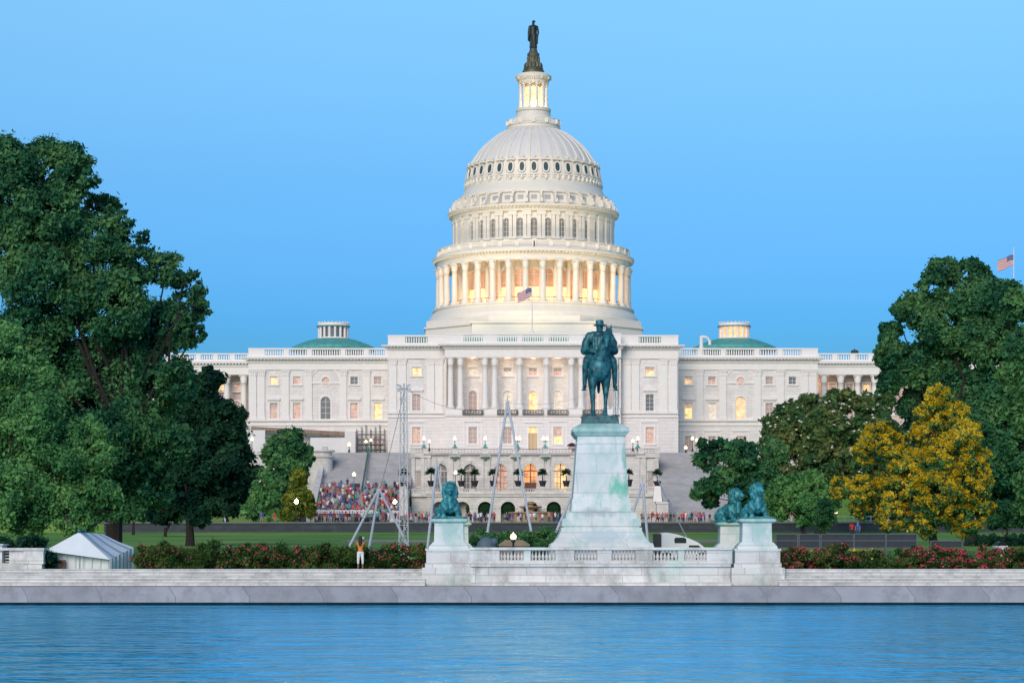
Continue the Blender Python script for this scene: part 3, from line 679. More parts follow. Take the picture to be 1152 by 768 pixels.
# upper drum
R1 = rd(88.5); W1 = 2*PI*R1/36
b = MB(); ops = [('a', k*W1-.68, k*W1+.68, zd(277), zd(256.8)-.68) for k in range(-18, 18)]
b.wall(-18.5*W1, 17.5*W1, zd(292), zd(246), ops, cyl_map(AX, DA, R1), depth=.5)
b.lathe(AX, DA, pr([(98,292.1),(98,289),(93,284.5),(92,284),(92,281),(88.6,280.4)]), 108, cap=False)
ud = b.build('upper_drum', M['dome'], CAP)
pm = MB(); pm.box(-.42, .42, -.5, .05, 0, .5); pm.box(-.34, .34, -.42, .05, .501, zd(249.5)-zd(280.2)-.8); pm.box(-.45, .45, -.55, .05, zd(249.5)-zd(280.2)-.799, zd(249.5)-zd(280.2)); PMM = mesh_of(pm, 'pilaster', [M['dome']])
for k in range(-9, 10):
    a = k*2*PI/36; window('arch', 1.36, zd(256.8)-zd(277), AX+R1*math.sin(a), DA-R1*math.cos(a), zd(277), ud, 'drum', a)
    for s_ in (-.27, .27):
        a2 = (k+.5+s_*.55)*2*PI/36; inst(PMM, 'pilaster', ud, (AX+R1*math.sin(a2), DA-R1*math.cos(a2), zd(280.2)), a2)
b = MB(); b.lathe(AX, DA, pr([(88,249.4),(92,249.4),(92.3,246.6),(93.5,246.2),(93.5,245),(96.3,244.2),(96.6,242),(94,241.6),(90,240),(88,240)]), 108, cap=False)
for k in range(144):
    a = 2*PI*k/144; c, s_ = math.cos(a), math.sin(a); b.tube((AX+rd(92.6)*s_, DA-rd(92.6)*c, zd(246)), (AX+rd(95.6)*s_, DA-rd(95.6)*c, zd(244.7)), .2, n=4)
b.build('drum_cornice', M['dome'], ud)
# attic with scroll consoles
b = MB(); b.lathe(AX, DA, pr([(87,240.2),(86,239),(84,231),(83.5,228.5),(85.8,227.8),(86,225.8),(82,225.2),(79.5,220),(77.5,216),(77.5,213.5),(75.5,213)]), 108, cap=False)
at = b.build('attic', M['dome'], CAP)
cm = MB(); 
cm.box(-.26, .26, -1.9, 0, 0, .8); cm.box(-.2, .2, -1.2, 0, .801, 2.0); cm.ball((0,-1.0,1.0), .26, .6, .5, n=8, m=6); cm.box(-.28, .28, -.6, 0, 2.001, 2.4)
CMM = mesh_of(cm, 'console', [M['dome']])
for k in range(-10, 10):
    a = (k+.5)*2*PI/36; r = rd(84); inst(CMM, 'console', at, (AX+r*math.sin(a), DA-r*math.cos(a), zd(240.5)), a)
pn = MB(); pn.box(-.55,.55,-.12,.1,0,1.1); PNM = mesh_of(pn, 'attic_panel', [mat('attic_panel_grey',(.42,.44,.46),.5)])
for k in range(-9, 10):
    a = k*2*PI/36; r = rd(84.6); inst(PNM, 'attic_panel', at, (AX+r*math.sin(a), DA-r*math.cos(a), zd(237.4)), a)
# shell
prof = [(75.8,213.4),(75.2,206),(73.6,200.6),(71.6,192),(68.8,184.2),(64.6,176.8),(59.4,169.8),(54.2,164.4),(48.5,159.8),(42.4,154.7),(36.1,150.1),(30,147.4),(27,146.5)]
def shell_r(y):
    for (r0,y0),(r1,y1) in zip(prof, prof[1:]):
        if y1 <= y <= y0: return r0+(r1-r0)*(y0-y)/(y0-y1)
fine = []
for k in range(41):
    y = 213.4-(213.4-146.5)*k/40; fine.append((shell_r(y), y))
for _ in range(3): fine = [fine[0]]+[((fine[i-1][0]+2*fine[i][0]+fine[i+1][0])/4, fine[i][1]) for i in range(1, len(fine)-1)]+[fine[-1]]
b = MB(); b.lathe(AX, DA, pr(fine), 144, cap=False)
for yb in (209.5,):
    r = shell_r(yb); b.lathe(AX, DA, pr([(r-.2,yb+1),(r+1.2,yb+.8),(r+1.2,yb-.8),(r-.2,yb-1)]), 108, cap=False)
sh = b.build('dome_shell', M['domeshell'], CAP, smooth=True)
ribs = MB()
for k in range(36):
    a = 2*PI*(k+.5)/36; c, s_ = math.cos(a), math.sin(a)
    for i in range(len(fine)-1):
        r0, z0 = rd(fine[i][0])+.1, zd(fine[i][1]); r1, z1 = rd(fine[i+1][0])+.1, zd(fine[i+1][1]); wd = .05+.34*(fine[i][0]/75)
        tx, ty = c*wd, s_*wd
        p = [(AX+r*s_+sg*tx, DA-r*c+sg*ty, z) for (r, z) in ((r0+.12,z0),(r1+.12,z1)) for sg in (-1,1)]
        q_ = [(AX+(r-.25)*s_+sg*tx*1.1, DA-(r-.25)*c+sg*ty*1.1, z) for (r, z) in ((r0,z0),(r1,z1)) for sg in (-1,1)]
        ribs.add(p+q_, [(0,1,3,2),(0,2,6,4),(1,5,7,3)])
ribs.build('rib', M['dome'], sh)
# oval lights in cast frames
ov = MB(); gl = MB()
hh, wv = 1.62, .74
def oval(w_, h_, n=20): return [(w_*math.copysign(abs(math.cos(t))**.85, math.cos(t)), h_*math.copysign(abs(math.sin(t))**.85, math.sin(t))) for t in [2*PI*k/n for k in range(n)]]
o1, o2 = oval(wv*.62, hh*.55), oval(wv*.62+.28, hh*.55+.3)
for i in range(20):
    j = (i+1)%20; ov.prism([o1[i],o2[i],o2[j],o1[j]], -.35, .1)
ov.box(-.9, .9, -.5, .1, hh*.55+.5, hh*.55+.8); ov.ball((0,-.2,hh*.55+1.15), .4, .3, .4, n=8, m=6); ov.box(-.75,.75,-.4,.1,-hh*.55-.75,-hh*.55-.5); ov.ball((0,-.2,-hh*.55-1.2), .32, .25, .45, n=8, m=6)
gl.prism(oval(wv*.62, hh*.55), -.30, -.22)
OVM = mesh_of(ov, 'oval_window', [M['dome']]); GLM = mesh_of(gl, 'pane', [mat('oval_glass',(.035,.075,.085),.6)])
for k in range(-9, 10):
    a = k*2*PI/36; r = rd(shell_r(199.2)); o = inst(OVM, 'oval_window', sh, (AX+(r+.1)*math.sin(a), DA-(r+.1)*math.cos(a), zd(199.2)), 0)
    o.rotation_euler = (math.radians(-10), 0, a)
    g = bpy.data.objects.new('pane', GLM); COL.objects.link(g); g.parent = o
# small round ornaments at the skirt
b = MB(); b.ball((0,0,0), .3, .3, .55, n=6, m=5); SKM = mesh_of(b, 'skirt_ornament', [M['dome']])
for k in range(-18, 19):
    a = 2*PI*k/72; r = rd(76.6); inst(SKM, 'skirt_ornament', sh, (AX+r*math.sin(a), DA-r*math.cos(a), zd(210)))
# lantern gallery + tholos
b = MB(); b.lathe(AX, DA, pr([(26,149),(30,147.2),(30.6,146.4),(30.6,145.2),(28.5,144.8),(28.5,143.5),(29.6,143.2),(29.6,142)]), 48, cap=False)
b.lathe(AX, DA, pr([(28.6,137.6),(29.6,137.6),(29.6,136.2),(28.6,136.2),(28.6,137.6)]), 48, cap=False)
for k in range(12):
    for j in range(7):
        a = 2*PI*(k+j/7)/12; wd = .45 if j == 0 else .11; r = rd(29.1); b.tube((AX+r*math.sin(a),DA-r*math.cos(a),zd(142.1)),(AX+r*math.sin(a),DA-r*math.cos(a),zd(137.4)), wd, n=4)
b.lathe(AX, DA, pr([(29.5,142),(22,142),(21,134.5),(19.4,131.5),(19.4,127.5),(18,127),(19.6,126.4),(19.8,123.6),(18.6,123),(12,123)]), 48, cap=False)
th = b.build('lantern_base', M['dome'], CAP)
TC = mesh_of(column_bm(zd(94)-zd(123), .28, 10), 'column', [M['dome']], True)
for k in range(12):
    a = 2*PI*(k+.5)/12; r = rd(15.2); inst(TC, 'column', th, (AX+r*math.sin(a), DA-r*math.cos(a), zd(123)), a)
b = MB(); b.lathe(AX, DA, pr([(11.5,95.5),(16.5,95.5),(17,92.5),(18,91.5),(20.2,88.6),(20.5,86.4),(19,86),(17.5,84.2),(11,83)]), 48)
for k in range(12):
    a = 2*PI*k/12; b.ball((AX+rd(19)*math.sin(a), DA-rd(19)*math.cos(a), zd(89.8)), .3, n=6, m=5)
b.build('lantern_roof', M['dome'], th)
b = MB()
ops = [('a', k*2*PI*rd(10.5)/12-.42, k*2*PI*rd(10.5)/12+.42, zd(121), zd(101)) for k in range(-6,6)]
b.wall(-6.5*2*PI*rd(10.5)/12, 5.5*2*PI*rd(10.5)/12, zd(123), zd(94), ops, cyl_map(AX,DA,rd(10.5)), depth=.15); b.build('lantern_core', M['dome'], th)
b = MB(); b.lathe(AX, DA, pr([(9.4,122),(9.4,97)]), 16, cap=False); b.build('lantern_light', emat('lantern_glow',(1,.62,.25),1.8,vary=.4,sc=.8), th)
# the bronze figure on its iron base
st = thing('crowning_statue', 'dark bronze robed figure in a crested helmet atop the dome', 'statue', (AX, DA, zd(83)))
b = MB(); b.lathe(AX, DA, pr([(12.4,83.6),(12.4,80.5),(11,80),(11.4,78),(9.6,76.6),(7.2,73.5),(6.6,72.5),(6.2,66),(6.8,63.5),(7,61),(5.2,59.5),(4.4,57),(3.8,55),(3.2,54.6)]), 28)
for k in range(12):
    a = 2*PI*k/12; b.ball((AX+rd(8.2)*math.sin(a), DA-rd(8.2)*math.cos(a), zd(75.2)), .45, .45, .8, n=6, m=5); b.tube((AX+rd(6.6)*math.sin(a), DA-rd(6.6)*math.cos(a), zd(72)), (AX+rd(6.4)*math.sin(a), DA-rd(6.4)*math.cos(a), zd(64.5)), .16, n=6)
b.build('statue_base', M['statuebase'], st, smooth=False)
b = MB(); bx_, by_ = 0, 0; H = zd(22.5)-zd(54.6)
def fz(t): return H*t
b.cap((0,0,.1), (0,0,fz(.32)), .62, .60); b.cap((0,0,fz(.32)), (0,0,fz(.52)), .62, .66); b.cap((-.1,0,fz(.5)), (-.05,0,fz(.72)), .66, .62); b.ball((0,0,fz(.76)), .82, .5, .42)
b.cap((0,0,fz(.78)), (0,0,fz(.85)), .2, .2); b.ball((0,-.02,fz(.885)), .27, .32, .36)
b.ball((0,.05,fz(.93)), .3, .42, .28); b.cap((.05,.35,fz(.90)), (.1,.1,fz(.985)), .12, .12); b.cap((.1,.1,fz(.985)), (.42,-.1,fz(.93)), .12, .08)
b.cap((-.75,0,fz(.76)), (-.95,-.05,fz(.55)), .24, .2); b.cap((-.95,-.05,fz(.55)), (-.98,-.2,fz(.38)), .19, .15); b.cap((-1.0,-.2,fz(.38)), (-1.05,-.25,fz(.26)), .13, .08)
b.cap((.75,0,fz(.76)), (1.0,0,fz(.56)), .24, .2); b.cap((1.0,0,fz(.56)), (.85,-.25,fz(.40)), .19, .15); b.cap((.85,-.2,fz(.4)), (.8,-.2,fz(.16)), .16, .12)
for k in range(9):
    a = 2*PI*k/9; b.cap((.5*math.sin(a), .5*math.cos(a), fz(.6)), (.62*math.sin(a), .62*math.cos(a), .1), .13, .17)
b.cap((-.4,.4,fz(.75)), (-.7,.45,fz(.3)), .22, .3); b.cap((.4,.4,fz(.75)), (.6,.45,fz(.35)), .22, .26)
me = remesh(b, .07, 1); me.materials.append(M['statue']); o = bpy.data.objects.new('robed_figure', me); COL.objects.link(o); o.parent = st; o.location = (0,0,zd(54.8)-zd(83))

# ---- flags ------------------------------------------------------------------
def flag(px, ptop, pbot, d, fw, fh, droop, label, base_h):
    x = X(px, d); t = thing('flagpole', label, 'flag', (x, d, Z(pbot, d)))
    b = MB(); b.tube((x,d,Z(pbot,d)), (x,d,Z(ptop,d)), .13, .07, 10); b.ball((x,d,Z(ptop,d)+.1), .16, n=8, m=6); b.lathe(x, d, [(.4,Z(pbot,d)),(.35,Z(pbot,d)+.3),(.2,Z(pbot,d)+.5)], 12); b.build('pole', M['trim'], t)
    b = MB(); NXX, NZ = 20, 26
    def fp(u, v, off=0):
        wv_ = .22*math.sin(u*7+v*1.3)*u
        return (x-.1-u*fw*(1-.06*v), d+wv_+off, base_h-v*fh-droop*u**1.3+.1*math.sin(u*8))
    for i in range(NXX):
        for j in range(NZ):
            u0, u1, v0, v1 = i/NXX, (i+1)/NXX, j/NZ, (j+1)/NZ
            st_ = j//2; mi = 1 if st_ % 2 == 0 else 0
            if u1 <= .401 and v1 <= 14/26+.001: mi = 2
            b.quad(fp(u0,v0), fp(u1,v0), fp(u1,v1), fp(u0,v1), mi)
    c = b.build('flag_cloth', [M['flagwhite'], M['flagred'], M['flagblue']], t)
    s_ = MB()
    for r in range(9):
        for k in range(6 if r % 2 == 0 else 5):
            u = .4*(k+.5+(0 if r % 2 == 0 else .5))/6; v = 14/26*(r+.5)/9
            for off in (-.02, .02):
                p = fp(u, v, off); q_ = .012*fw
                pts = []
                for e in range(10):
                    rr_ = q_*(1.5 if e % 2 == 0 else .6); a = 2*PI*e/10+PI/2; pts.append((p[0]+rr_*math.cos(a), p[1], p[2]+rr_*math.sin(a)))
                s_.add(pts, [tuple(range(10))])
    s_.build('star', M['flagwhite'], c)
    return t
flag(598.7, 321, 375, 303.9, 2.7, 1.75, 1.1, 'american flag flying before the middle of the dome', Z(323.5,303.9))
flag(1140.5, 280, 396, 330, 3.1, 2.1, 1.3, 'american flag on a white pole above the right hand trees', Z(286.5,330))
# davit on the right wing roof
b = MB(); d = 319.5; x = X(789, d)
b.tube((x,d,Z(392,d)), (x,d,Z(378,d)), .38, .3, 8); b.tube((x,d,Z(378.6,d)), (X(795.5,d),d,Z(379.5,d)), .3, .26, 8); b.tube((X(795.5,d),d,Z(379.3,d)), (X(798.5,d),d,Z(384,d)), .24, .2, 8); b.tube((X(798.5,d),d,Z(383,d)), (X(798.5,d),d,Z(388,d)), .3, .3, 8); b.box(x-.7,x+.7,d-.5,d+.5,Z(393.5,d),Z(391.5,d))
tag(b.build('roof_davit', M['trim'], org=(x,d,Z(393.5,d))), 'white hooked davit on the roof left of the orange lit lantern', 'davit')
b = MB(); d = 333; x = X(961.5,d); b.box(x-.7,x+.7,d-.4,d+.4,Z(397.4,d),Z(394.5,d)); b.box(x-.5,x+.5,d-.3,d+.3,Z(394.5,d),Z(393.6,d)); b.tube((x,d,Z(393.6,d)),(x,d,Z(392.4,d)),.12,n=6)
tag(b.build('rooftop_cabinet', M['black'], org=(x,d,Z(397.4,d))), 'small black cabinet on the balustrade left of the big right tree', 'cabinet')
# ================================================================== TERRACES AND STAIRS
DT = 287.0; zt = lambda py: Z(py, DT); xt = lambda px: X(px, DT)
TER = thing('terrace', 'two tiered pale stone terrace of arches below the centre of the capitol', 'terrace', (xt(602), DT, 8))
TF = zt(510.5)
ARC = [495.7, 528.8, 563, 596.8, 630.6, 664.5, 698]
b = MB(); ops = [('a', xt(p)-1.12, xt(p)+1.12, 12.9, zt(522)-1.12) for p in ARC]
b.wall(xt(478), xt(724), 12.2, TF-.25, ops, plane_map(DT), depth=.8)
b.box(xt(463), xt(478), DT+.2, DT+2, 8, TF-.25); b.box(xt(724), xt(741), DT+.2, DT+2, 8, TF-.25)
b.box(xt(463), xt(741), DT+2.4, 307, 8, TF-.3)
b.box(xt(463), xt(463)+1.2, DT+1, DT+18, 8, TF-.3); b.box(xt(741)-1.2, xt(741), DT+1, DT+18, 8, TF-.3)
b.build('upper_arcade_wall', M['terrace'], TER)
b = MB()
for p in ARC:
    x = xt(p); zs = zt(522)-1.12
    for k in range(12):
        a0, a1 = PI*k/12, PI*(k+1)/12
        for ri, ro, pj in ((1.14,1.5,.18),(1.52,1.9,.1)):
            b.prism([(x-ri*math.cos(a0),zs+ri*math.sin(a0)),(x-ro*math.cos(a0),zs+ro*math.sin(a0)),(x-ro*math.cos(a1),zs+ro*math.sin(a1)),(x-ri*math.cos(a1),zs+ri*math.sin(a1))], DT-pj, DT+.01)
    b.box(x-.2, x+.2, DT-.35, DT+.01, zs+1.2, zs+1.75)
edges = [479,511.7,545.8,579.5,613.6,647.5,681,721]
for p in edges:
    for s in (-.55,.55):
        b.box(xt(p)+s-.3, xt(p)+s+.3, DT-.3, DT+.01, 12.3, zt(515))
    b.box(xt(p)-.95, xt(p)+.95, DT-.42, DT+.02, zt(515)+.002, zt(511.6))
b.box(xt(478), xt(724), DT-.6, DT+.1, zt(511.6)+.002, TF); b.box(xt(462), xt(742), DT+.1, DT+2.4, TF-.25+.003, TF+.002)
b.box(xt(478)-.2, xt(724)+.2, DT-.75, DT+.3, TF+.003, TF+.12)
b.build('upper_arcade_trim', M['terrace'], TER)
# terrace railing on low piers
b = MB()
b.box(-.5,.5,-.3,.3,0,.8); b.box(-.58,.58,-.36,.36,.801,.9); RPM = mesh_of(b, 'railing_pier', [M['terrace']])
for p in [464.5]+edges+[739.5]: inst(RPM, 'railing_pier', TER, (xt(p), DT, TF+.125))
b = MB(); b.box(xt(464), xt(740), DT-.06, DT+.06, TF+.86, TF+.96); b.box(xt(464), xt(740), DT-.05, DT+.05, TF+.16, TF+.22)
n = 170
for k in range(n): x = xt(464)+(xt(740)-xt(464))*k/n; b.box(x-.035, x+.035, DT-.03, DT+.03, TF+.22, TF+.86)
b.build('iron_railing', mat('dull_iron', (.16,.15,.17), .6), TER)
# windows in the arches
lit = ['dark','dark','pink','orange','warm','dark','dark']
for i, (p, l) in enumerate(zip(ARC, lit)):
    x = xt(p); r = 1.12; hs_ = zt(522)-1.12-13.0
    f = MB(); pn = MB(); pn.prism([(-r,0)]+[(-r*math.cos(PI*k/12), hs_+r*math.sin(PI*k/12)) for k in range(13)]+[(r,0)], .55, .6)
    f.box(-.1,.1,.42,.54,0,hs_+r); f.box(-r,-.101,.42,.54,hs_-.12,hs_+.08); f.box(.101,r,.42,.54,hs_-.12,hs_+.08)
    for s in (-1,1):
        f.box(s*r*.55-.04,s*r*.55+.04,.44,.53,.3,hs_-.13)
        for k in (1,2,3): f.box(min(s*.1,s*r),max(s*.1,s*r),.45,.52,hs_*k/4-.04,hs_*k/4+.04)
    for k in range(1,6):
        a = PI*k/6; f.tube((0,.49,hs_), (r*math.cos(a),.49,hs_+r*math.sin(a)), .035, n=4)
    f.box(-r,r,.42,.54,0,.25)
    nm = 'arched_door' if i == 3 else 'arched_window'
    o = part(nm, f, mat('mahogany', (.22,.07,.03), .4) if i == 3 else M['wood'] if l != 'dark' else mat('cream_frame', (.55,.48,.38), .5), TER, (x, DT, 13.0)); part('pane', pn, P[l], o, (x, DT, 13.0))
if True:
    x = xt(596.8); b = MB(); b.box(x-1.0, x+1.0, DT+.3, DT+.41, 13.0, 15.2); b.build('door_panel', mat('dark_mahogany', (.10,.03,.015), .4), TER)
# lower tier
DL = 279.0; zl = lambda py: Z(py, DL); xl = lambda px: X(px, DL); LF = 12.9
ARL = [545.8-25.6*2, 545.8-25.6, 545.8, 571.5, 597.3, 623, 648.8, 674.5, 700]
b = MB(); ops = [('a', xl(p)-1.25, xl(p)+1.25, 7.6, zl(564)-1.25) for p in ARL]
b.wall(xl(480), xl(723), 7.5, LF, ops, plane_map(DL), depth=1.0); b.box(xl(463), xl(480), DL+.3, DT, 7.5, LF); b.box(xl(723), xl(741), DL+.3, DT, 7.5, LF)
b.box(xl(480), xl(723), DL+2.6, DT-.01, 7.5, LF-.01); b.box(xl(480), xl(723), DL+.01, DL+2.6, LF-.3, LF-.005)
b.build('lower_arcade_wall', M['terrace'], TER)
b = MB()
for p in ARL:
    x = xl(p); zs = zl(564)-1.25
    for k in range(12):
        a0, a1 = PI*k/12, PI*(k+1)/12; ri, ro = 1.27, 1.75
        b.prism([(x-ri*math.cos(a0),zs+ri*math.sin(a0)),(x-ro*math.cos(a0),zs+ro*math.sin(a0)),(x-ro*math.cos(a1),zs+ro*math.sin(a1)),(x-ri*math.cos(a1),zs+ri*math.sin(a1))], DL-.15, DL+.01)
b.box(xl(479), xl(724), DL-.4, DL+.3, LF+.003, LF+.3); b.box(xl(463), xl(741), DL-.25, DL+.29, LF-.4, LF-.003)
ops = []; cur = xl(486)
while cur < xl(715): ops.append((cur, cur+2.6)); cur += 3.76
parapet(b, xl(480), xl(723), DL-.2, LF+.304, zl(549.2), ops, .5)
parapet(b, xl(463), xl(480)-.01, DL+.35, LF+.01, zl(549.5), [(xl(464),xl(478))], .5); parapet(b, xl(723)+.01, xl(741), DL+.35, LF+.01, zl(549.5), [(xl(725),xl(739))], .5)
b.build('lower_balustrade', M['terrace'], TER)
# side pavilions beside the stairs
b = MB()
for p0, p1 in ((463,480),(723,741)):
    c = (xt(p0)+xt(p1))/2; hw = (xt(p1)-xt(p0))/2
    b.box(c-hw-.15, c+hw+.15, DT-.3, DT+.18, TF-.6, TF+.1)
    for s in (-1,1): b.box(c+s*hw*.78-.3, c+s*hw*.78+.3, DT-.15, DT+.21, LF+.02, TF-.61)
    b.box(c-.55, c+.55, DT-.1, DT+.21, 14.2, 14.5); b.prism([(c-.7,17.2),(c+.7,17.2),(c,17.8)], DT-.15, DT+.21)
b.build('pavilion_trim', M['terrace'], TER)
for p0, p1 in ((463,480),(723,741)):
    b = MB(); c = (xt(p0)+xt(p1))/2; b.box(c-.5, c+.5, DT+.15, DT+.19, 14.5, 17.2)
    b.build('niche', mat('niche_shadow_stone', (.42,.37,.33), .8), TER)  # flat panel, the shade of the niche is put into its darker colour

def staircase(x0, x1, y0, z0, y1, z1, label, nm='stone_staircase'):
    t = thing(nm, label, 'staircase', ((x0+x1)/2, y0, z0))
    b = MB(); n = 62; land = (30,34); rise = (z1-z0)/(n-4); z = z0; run = (y1-y0)/n
    for k in range(n):
        if not (land[0] <= k < land[1]): z += rise
        b.box(x0, x1, y0+k*run, y1+2, z-rise, z-.0) if not (land[0] <= k < land[1]) else None
    b.build('steps', M['stairs'], t)
    return t
SX0, SX1 = -33.2, xt(463); SY0, SZ0, SY1, SZ1 = 266.0, 7.9, 298.0, 20.9
def stair_z(y): return SZ0+(SZ1-SZ0)*max(0, min(1, (y-SY0)/(SY1-SY0)))
tl = staircase(SX0, SX1, SY0, SZ0, SY1, SZ1, 'wide grey stone staircase left of the terrace, its foot filled with a crowd')
tr = staircase(xt(741), 40.8, SY0, SZ0, SY1, SZ1, 'wide empty grey stone staircase right of the terrace')
for t, xx in ((tl, (SX0-1.0, None)), (tr, (None, 40.82))):
    b = MB(); x0 = xx[0] if xx[0] else xx[1]
    b.add([(x0,SY0,SZ0-1),(x0+1,SY0,SZ0-1),(x0+1,SY1,SZ1-1),(x0,SY1,SZ1-1),(x0,SY0,SZ0+1.1),(x0+1,SY0,SZ0+1.1),(x0+1,SY1,SZ1+1.1),(x0,SY1,SZ1+1.1)], [(0,3,2,1),(4,5,6,7),(0,1,5,4),(1,2,6,5),(2,3,7,6),(3,0,4,7)])
    b.box(x0-.15, x0+1.15, SY0-1, SY0-.01, SZ0-1, SZ0+1.6); b.build('side_parapet', M['terrace'], t)
b = MB(); xr = X(409, 283)
for k in range(21):
    y = SY0+12+(SY1-SY0-12)*k/20; b.tube((xr,y,stair_z(y)),(xr,y,stair_z(y)+1.05),.05,n=4)
b.tube((xr,SY0+12,stair_z(SY0+12)+1.0),(xr,SY1,SZ1+1.0),.12,n=6); b.tube((xr,SY0+12,stair_z(SY0+12)+.5),(xr,SY1,SZ1+.5),.1,n=6); b.build('handrail', M['greenmetal'], tl)
# curved pedestal at the head of the left staircase
b = MB(); d = 290; x = X(361, d); b.lathe(x, d, [(2.1,Z(548,d)-8),(2.1,Z(515,d)),(2.4,Z(514.5,d)),(2.4,Z(513,d)),(2.0,Z(512.5,d)),(2.0,Z(508.5,d)),(2.5,Z(508,d)),(2.5,Z(506.5,d)),(0.01,Z(506,d))], 28)
b.box(x-6, x-1.9, d+.5, d+3, Z(548,d)-8, Z(512,d))
tag(b.build('round_stone_bastion', M['terrace'], org=(x,d,10)), 'round stone bastion where the terrace wall meets the left staircase', 'bastion')
# plateau walls left and right of stairs
struct_b = MB(); struct_b.box(SX0-40, SX0-1.05, 296.5, 298.5, 6, 20.3); 
w_ = struct_b.build('terrace_wall', M['terrace'], org=(-50,297,6)); tag(w_, 'long pale stone terrace wall behind the round dark tree at left', 'wall')
struct_b = MB(); struct_b.box(42.0, 95, 296.5, 298.5, 6, 20.3); 
w_ = struct_b.build('terrace_wall', M['terrace'], org=(60,297,6)); tag(w_, 'long pale stone terrace wall behind the trees right of the empty staircase', 'wall')

# ---- temporary works at the left wing -----------------------------------
d = 314.0; t = thing('covered_walkway', 'white sheeted temporary walkway under a sloping timber roof before the left wing', 'walkway', (X(340,d), d, 19))
b = MB(); b.add([(X(283,d),d,Z(479.5,d)),(X(388,d),d,Z(485.5,d)),(X(388,d),d,Z(490,d)),(X(283,d),d,Z(483,d)),(X(283,d),d+2.5,Z(479,d)),(X(388,d),d+2.5,Z(485,d)),(X(388,d),d+2.5,Z(490,d)),(X(283,d),d+2.5,Z(483,d))], [(0,3,2,1),(4,5,6,7),(0,1,5,4),(1,2,6,5),(2,3,7,6),(3,0,4,7)])
for k in range(28):
    x = X(283,d)+(X(388,d)-X(283,d))*k/27; zz = Z(479.5,d)+(Z(485.5,d)-Z(479.5,d))*k/27; b.box(x-.06,x+.06,d-.12,d-.01,zz-.9,zz-.1)
b.build('timber_roof', mat('old_timber',(.34,.25,.20),.8,var=.3,scale=1), t)
b = MB(); b.box(X(264,d),X(300,d),d-3,d-2.8,Z(512,d),Z(484.5,d)); b.build('white_sheeting', M['tarpwhite'], t); b = MB(); b.box(X(349,d),X(388,d),d+.2,d+.4,Z(512,d),Z(492,d)); b.box(X(388,d),X(400,d),d-.4,d+2,Z(512,d),Z(485,d)); b.build('white_sheeting', M['tarpwhite'], t)
t = thing('scaffold', 'dark steel scaffold in the corner between left wing and centre block', 'scaffold', (X(418,d), d, 19))
b = MB()
for i in range(7):
    x = X(402,d)+(X(433,d)-X(402,d))*i/6
    for yy in (d-2, d+1.5): b.tube((x,yy,19.5),(x,yy,Z(483-(i%3)*2.5,d)),.07,n=5)
SCF = mat('scaffold_grey', (.10,.11,.12), .6); b.build('standard', SCF, t); b = MB()
for k in range(6):
    zz = 20.2+k*.95
    for yy in (d-2, d+1.5): b.tube((X(401.5,d),yy,zz),(X(433.5,d),yy,zz),.06,n=5)
b.build('ledger', SCF, t); b = MB()
for i in range(6):
    x0 = X(402,d)+(X(433,d)-X(402,d))*i/6; x1 = X(402,d)+(X(433,d)-X(402,d))*(i+1)/6; b.tube((x0,d-2.1,20.2+(i%3)*.9),(x1,d-2.1,22.1+(i%3)*.9),.05,n=5)
b.build('brace', SCF, t); b = MB(); b.box(X(403,d),X(432,d),d-1.9,d+1.4,23.0,23.08); b.box(X(403,d),X(420,d),d-1.9,d+1.4,21.1,21.18); b.build('deck_board', M['wood'], t)
b = MB(); b.box(X(424,d),X(430,d),d+1.8,d+2.0,20,21.6); b.build('debris_net', mat('grey_net',(.12,.11,.11),.9), t)

# ---- lamps ---------------------------------------------------------------
def lamp(px, pg, pb, d, label, kind='green', group=None, name='street_lamp', gr=.28, two=0, hot=None):
    x = X(px, d); zb, zg = Z(pb, d), Z(pg, d)
    t = thing(name, label, 'lamp', (x, d, zb), group)
    b = MB(); h = zg-zb
    b.lathe(x, d, [(.26,zb),(.26,zb+.12),(.17,zb+.2),(.13,zb+.5),(.08,zb+.6),(.055,zb+h*.6),(.06,zg-gr-.15),(.13,zg-gr-.08),(.1,zg-gr+.03)], 10)
    if two:
        b.tube((x-two,d,zg-gr-.25),(x+two,d,zg-gr-.25),.05,n=6)
        for s in (-1,1): b.tube((x+s*two,d,zg-gr-.25),(x+s*two,d,zg-gr+.02),.05,n=6)
    b.build('lamp_post', M['greenmetal'] if kind == 'green' else M['black'], t)
    for s in ((-1,1) if two else (0,)):
        g = MB(); g.ball((x+s*two,d,zg), gr, n=16, m=10); g.lathe(x+s*two, d, [(gr*.35,zg+gr*.93),(gr*.2,zg+gr*1.2),(.01,zg+gr*1.5)], 8)
        g.build('globe', M['globe_hot'] if hot else M['globe'], t, smooth=True)
    return t
dT = DT
TG = 'lamps along the terrace railing'
def lampped(px):   # pedestal with verdigris bracket under a terrace lamp
    x = xt(px); b = MB(); b.lathe(x, dT, [(.34,TF+1.0),(.5,TF+1.05),(.5,TF+1.18),(.3,TF+1.25),(.22,TF+1.55),(.1,TF+1.7)], 10); return b
for px, lb, tw in ((477,'lone globe lamp at the left end of the terrace railing, beside a shorter black lamp',0),(511.7,'globe lamp on the terrace railing, second from the left, above a green bracket',0),(545.8,'globe lamp on the terrace railing just left of the tall leaning poles',0),
                   (582.5,'twin globe lamp on the terrace railing left of the lit centre door',.32),(613.3,'twin globe lamp on the terrace railing right of the lit centre door',.32),(717.5,'taller globe lamp on the terrace railing right of the bronze rider pedestal',0)):
    t = lamp(px, 493.3, 507.2, dT, lb, group=TG, two=tw)
    lampped(px).build('lamp_foot', M['verdigris'], t)
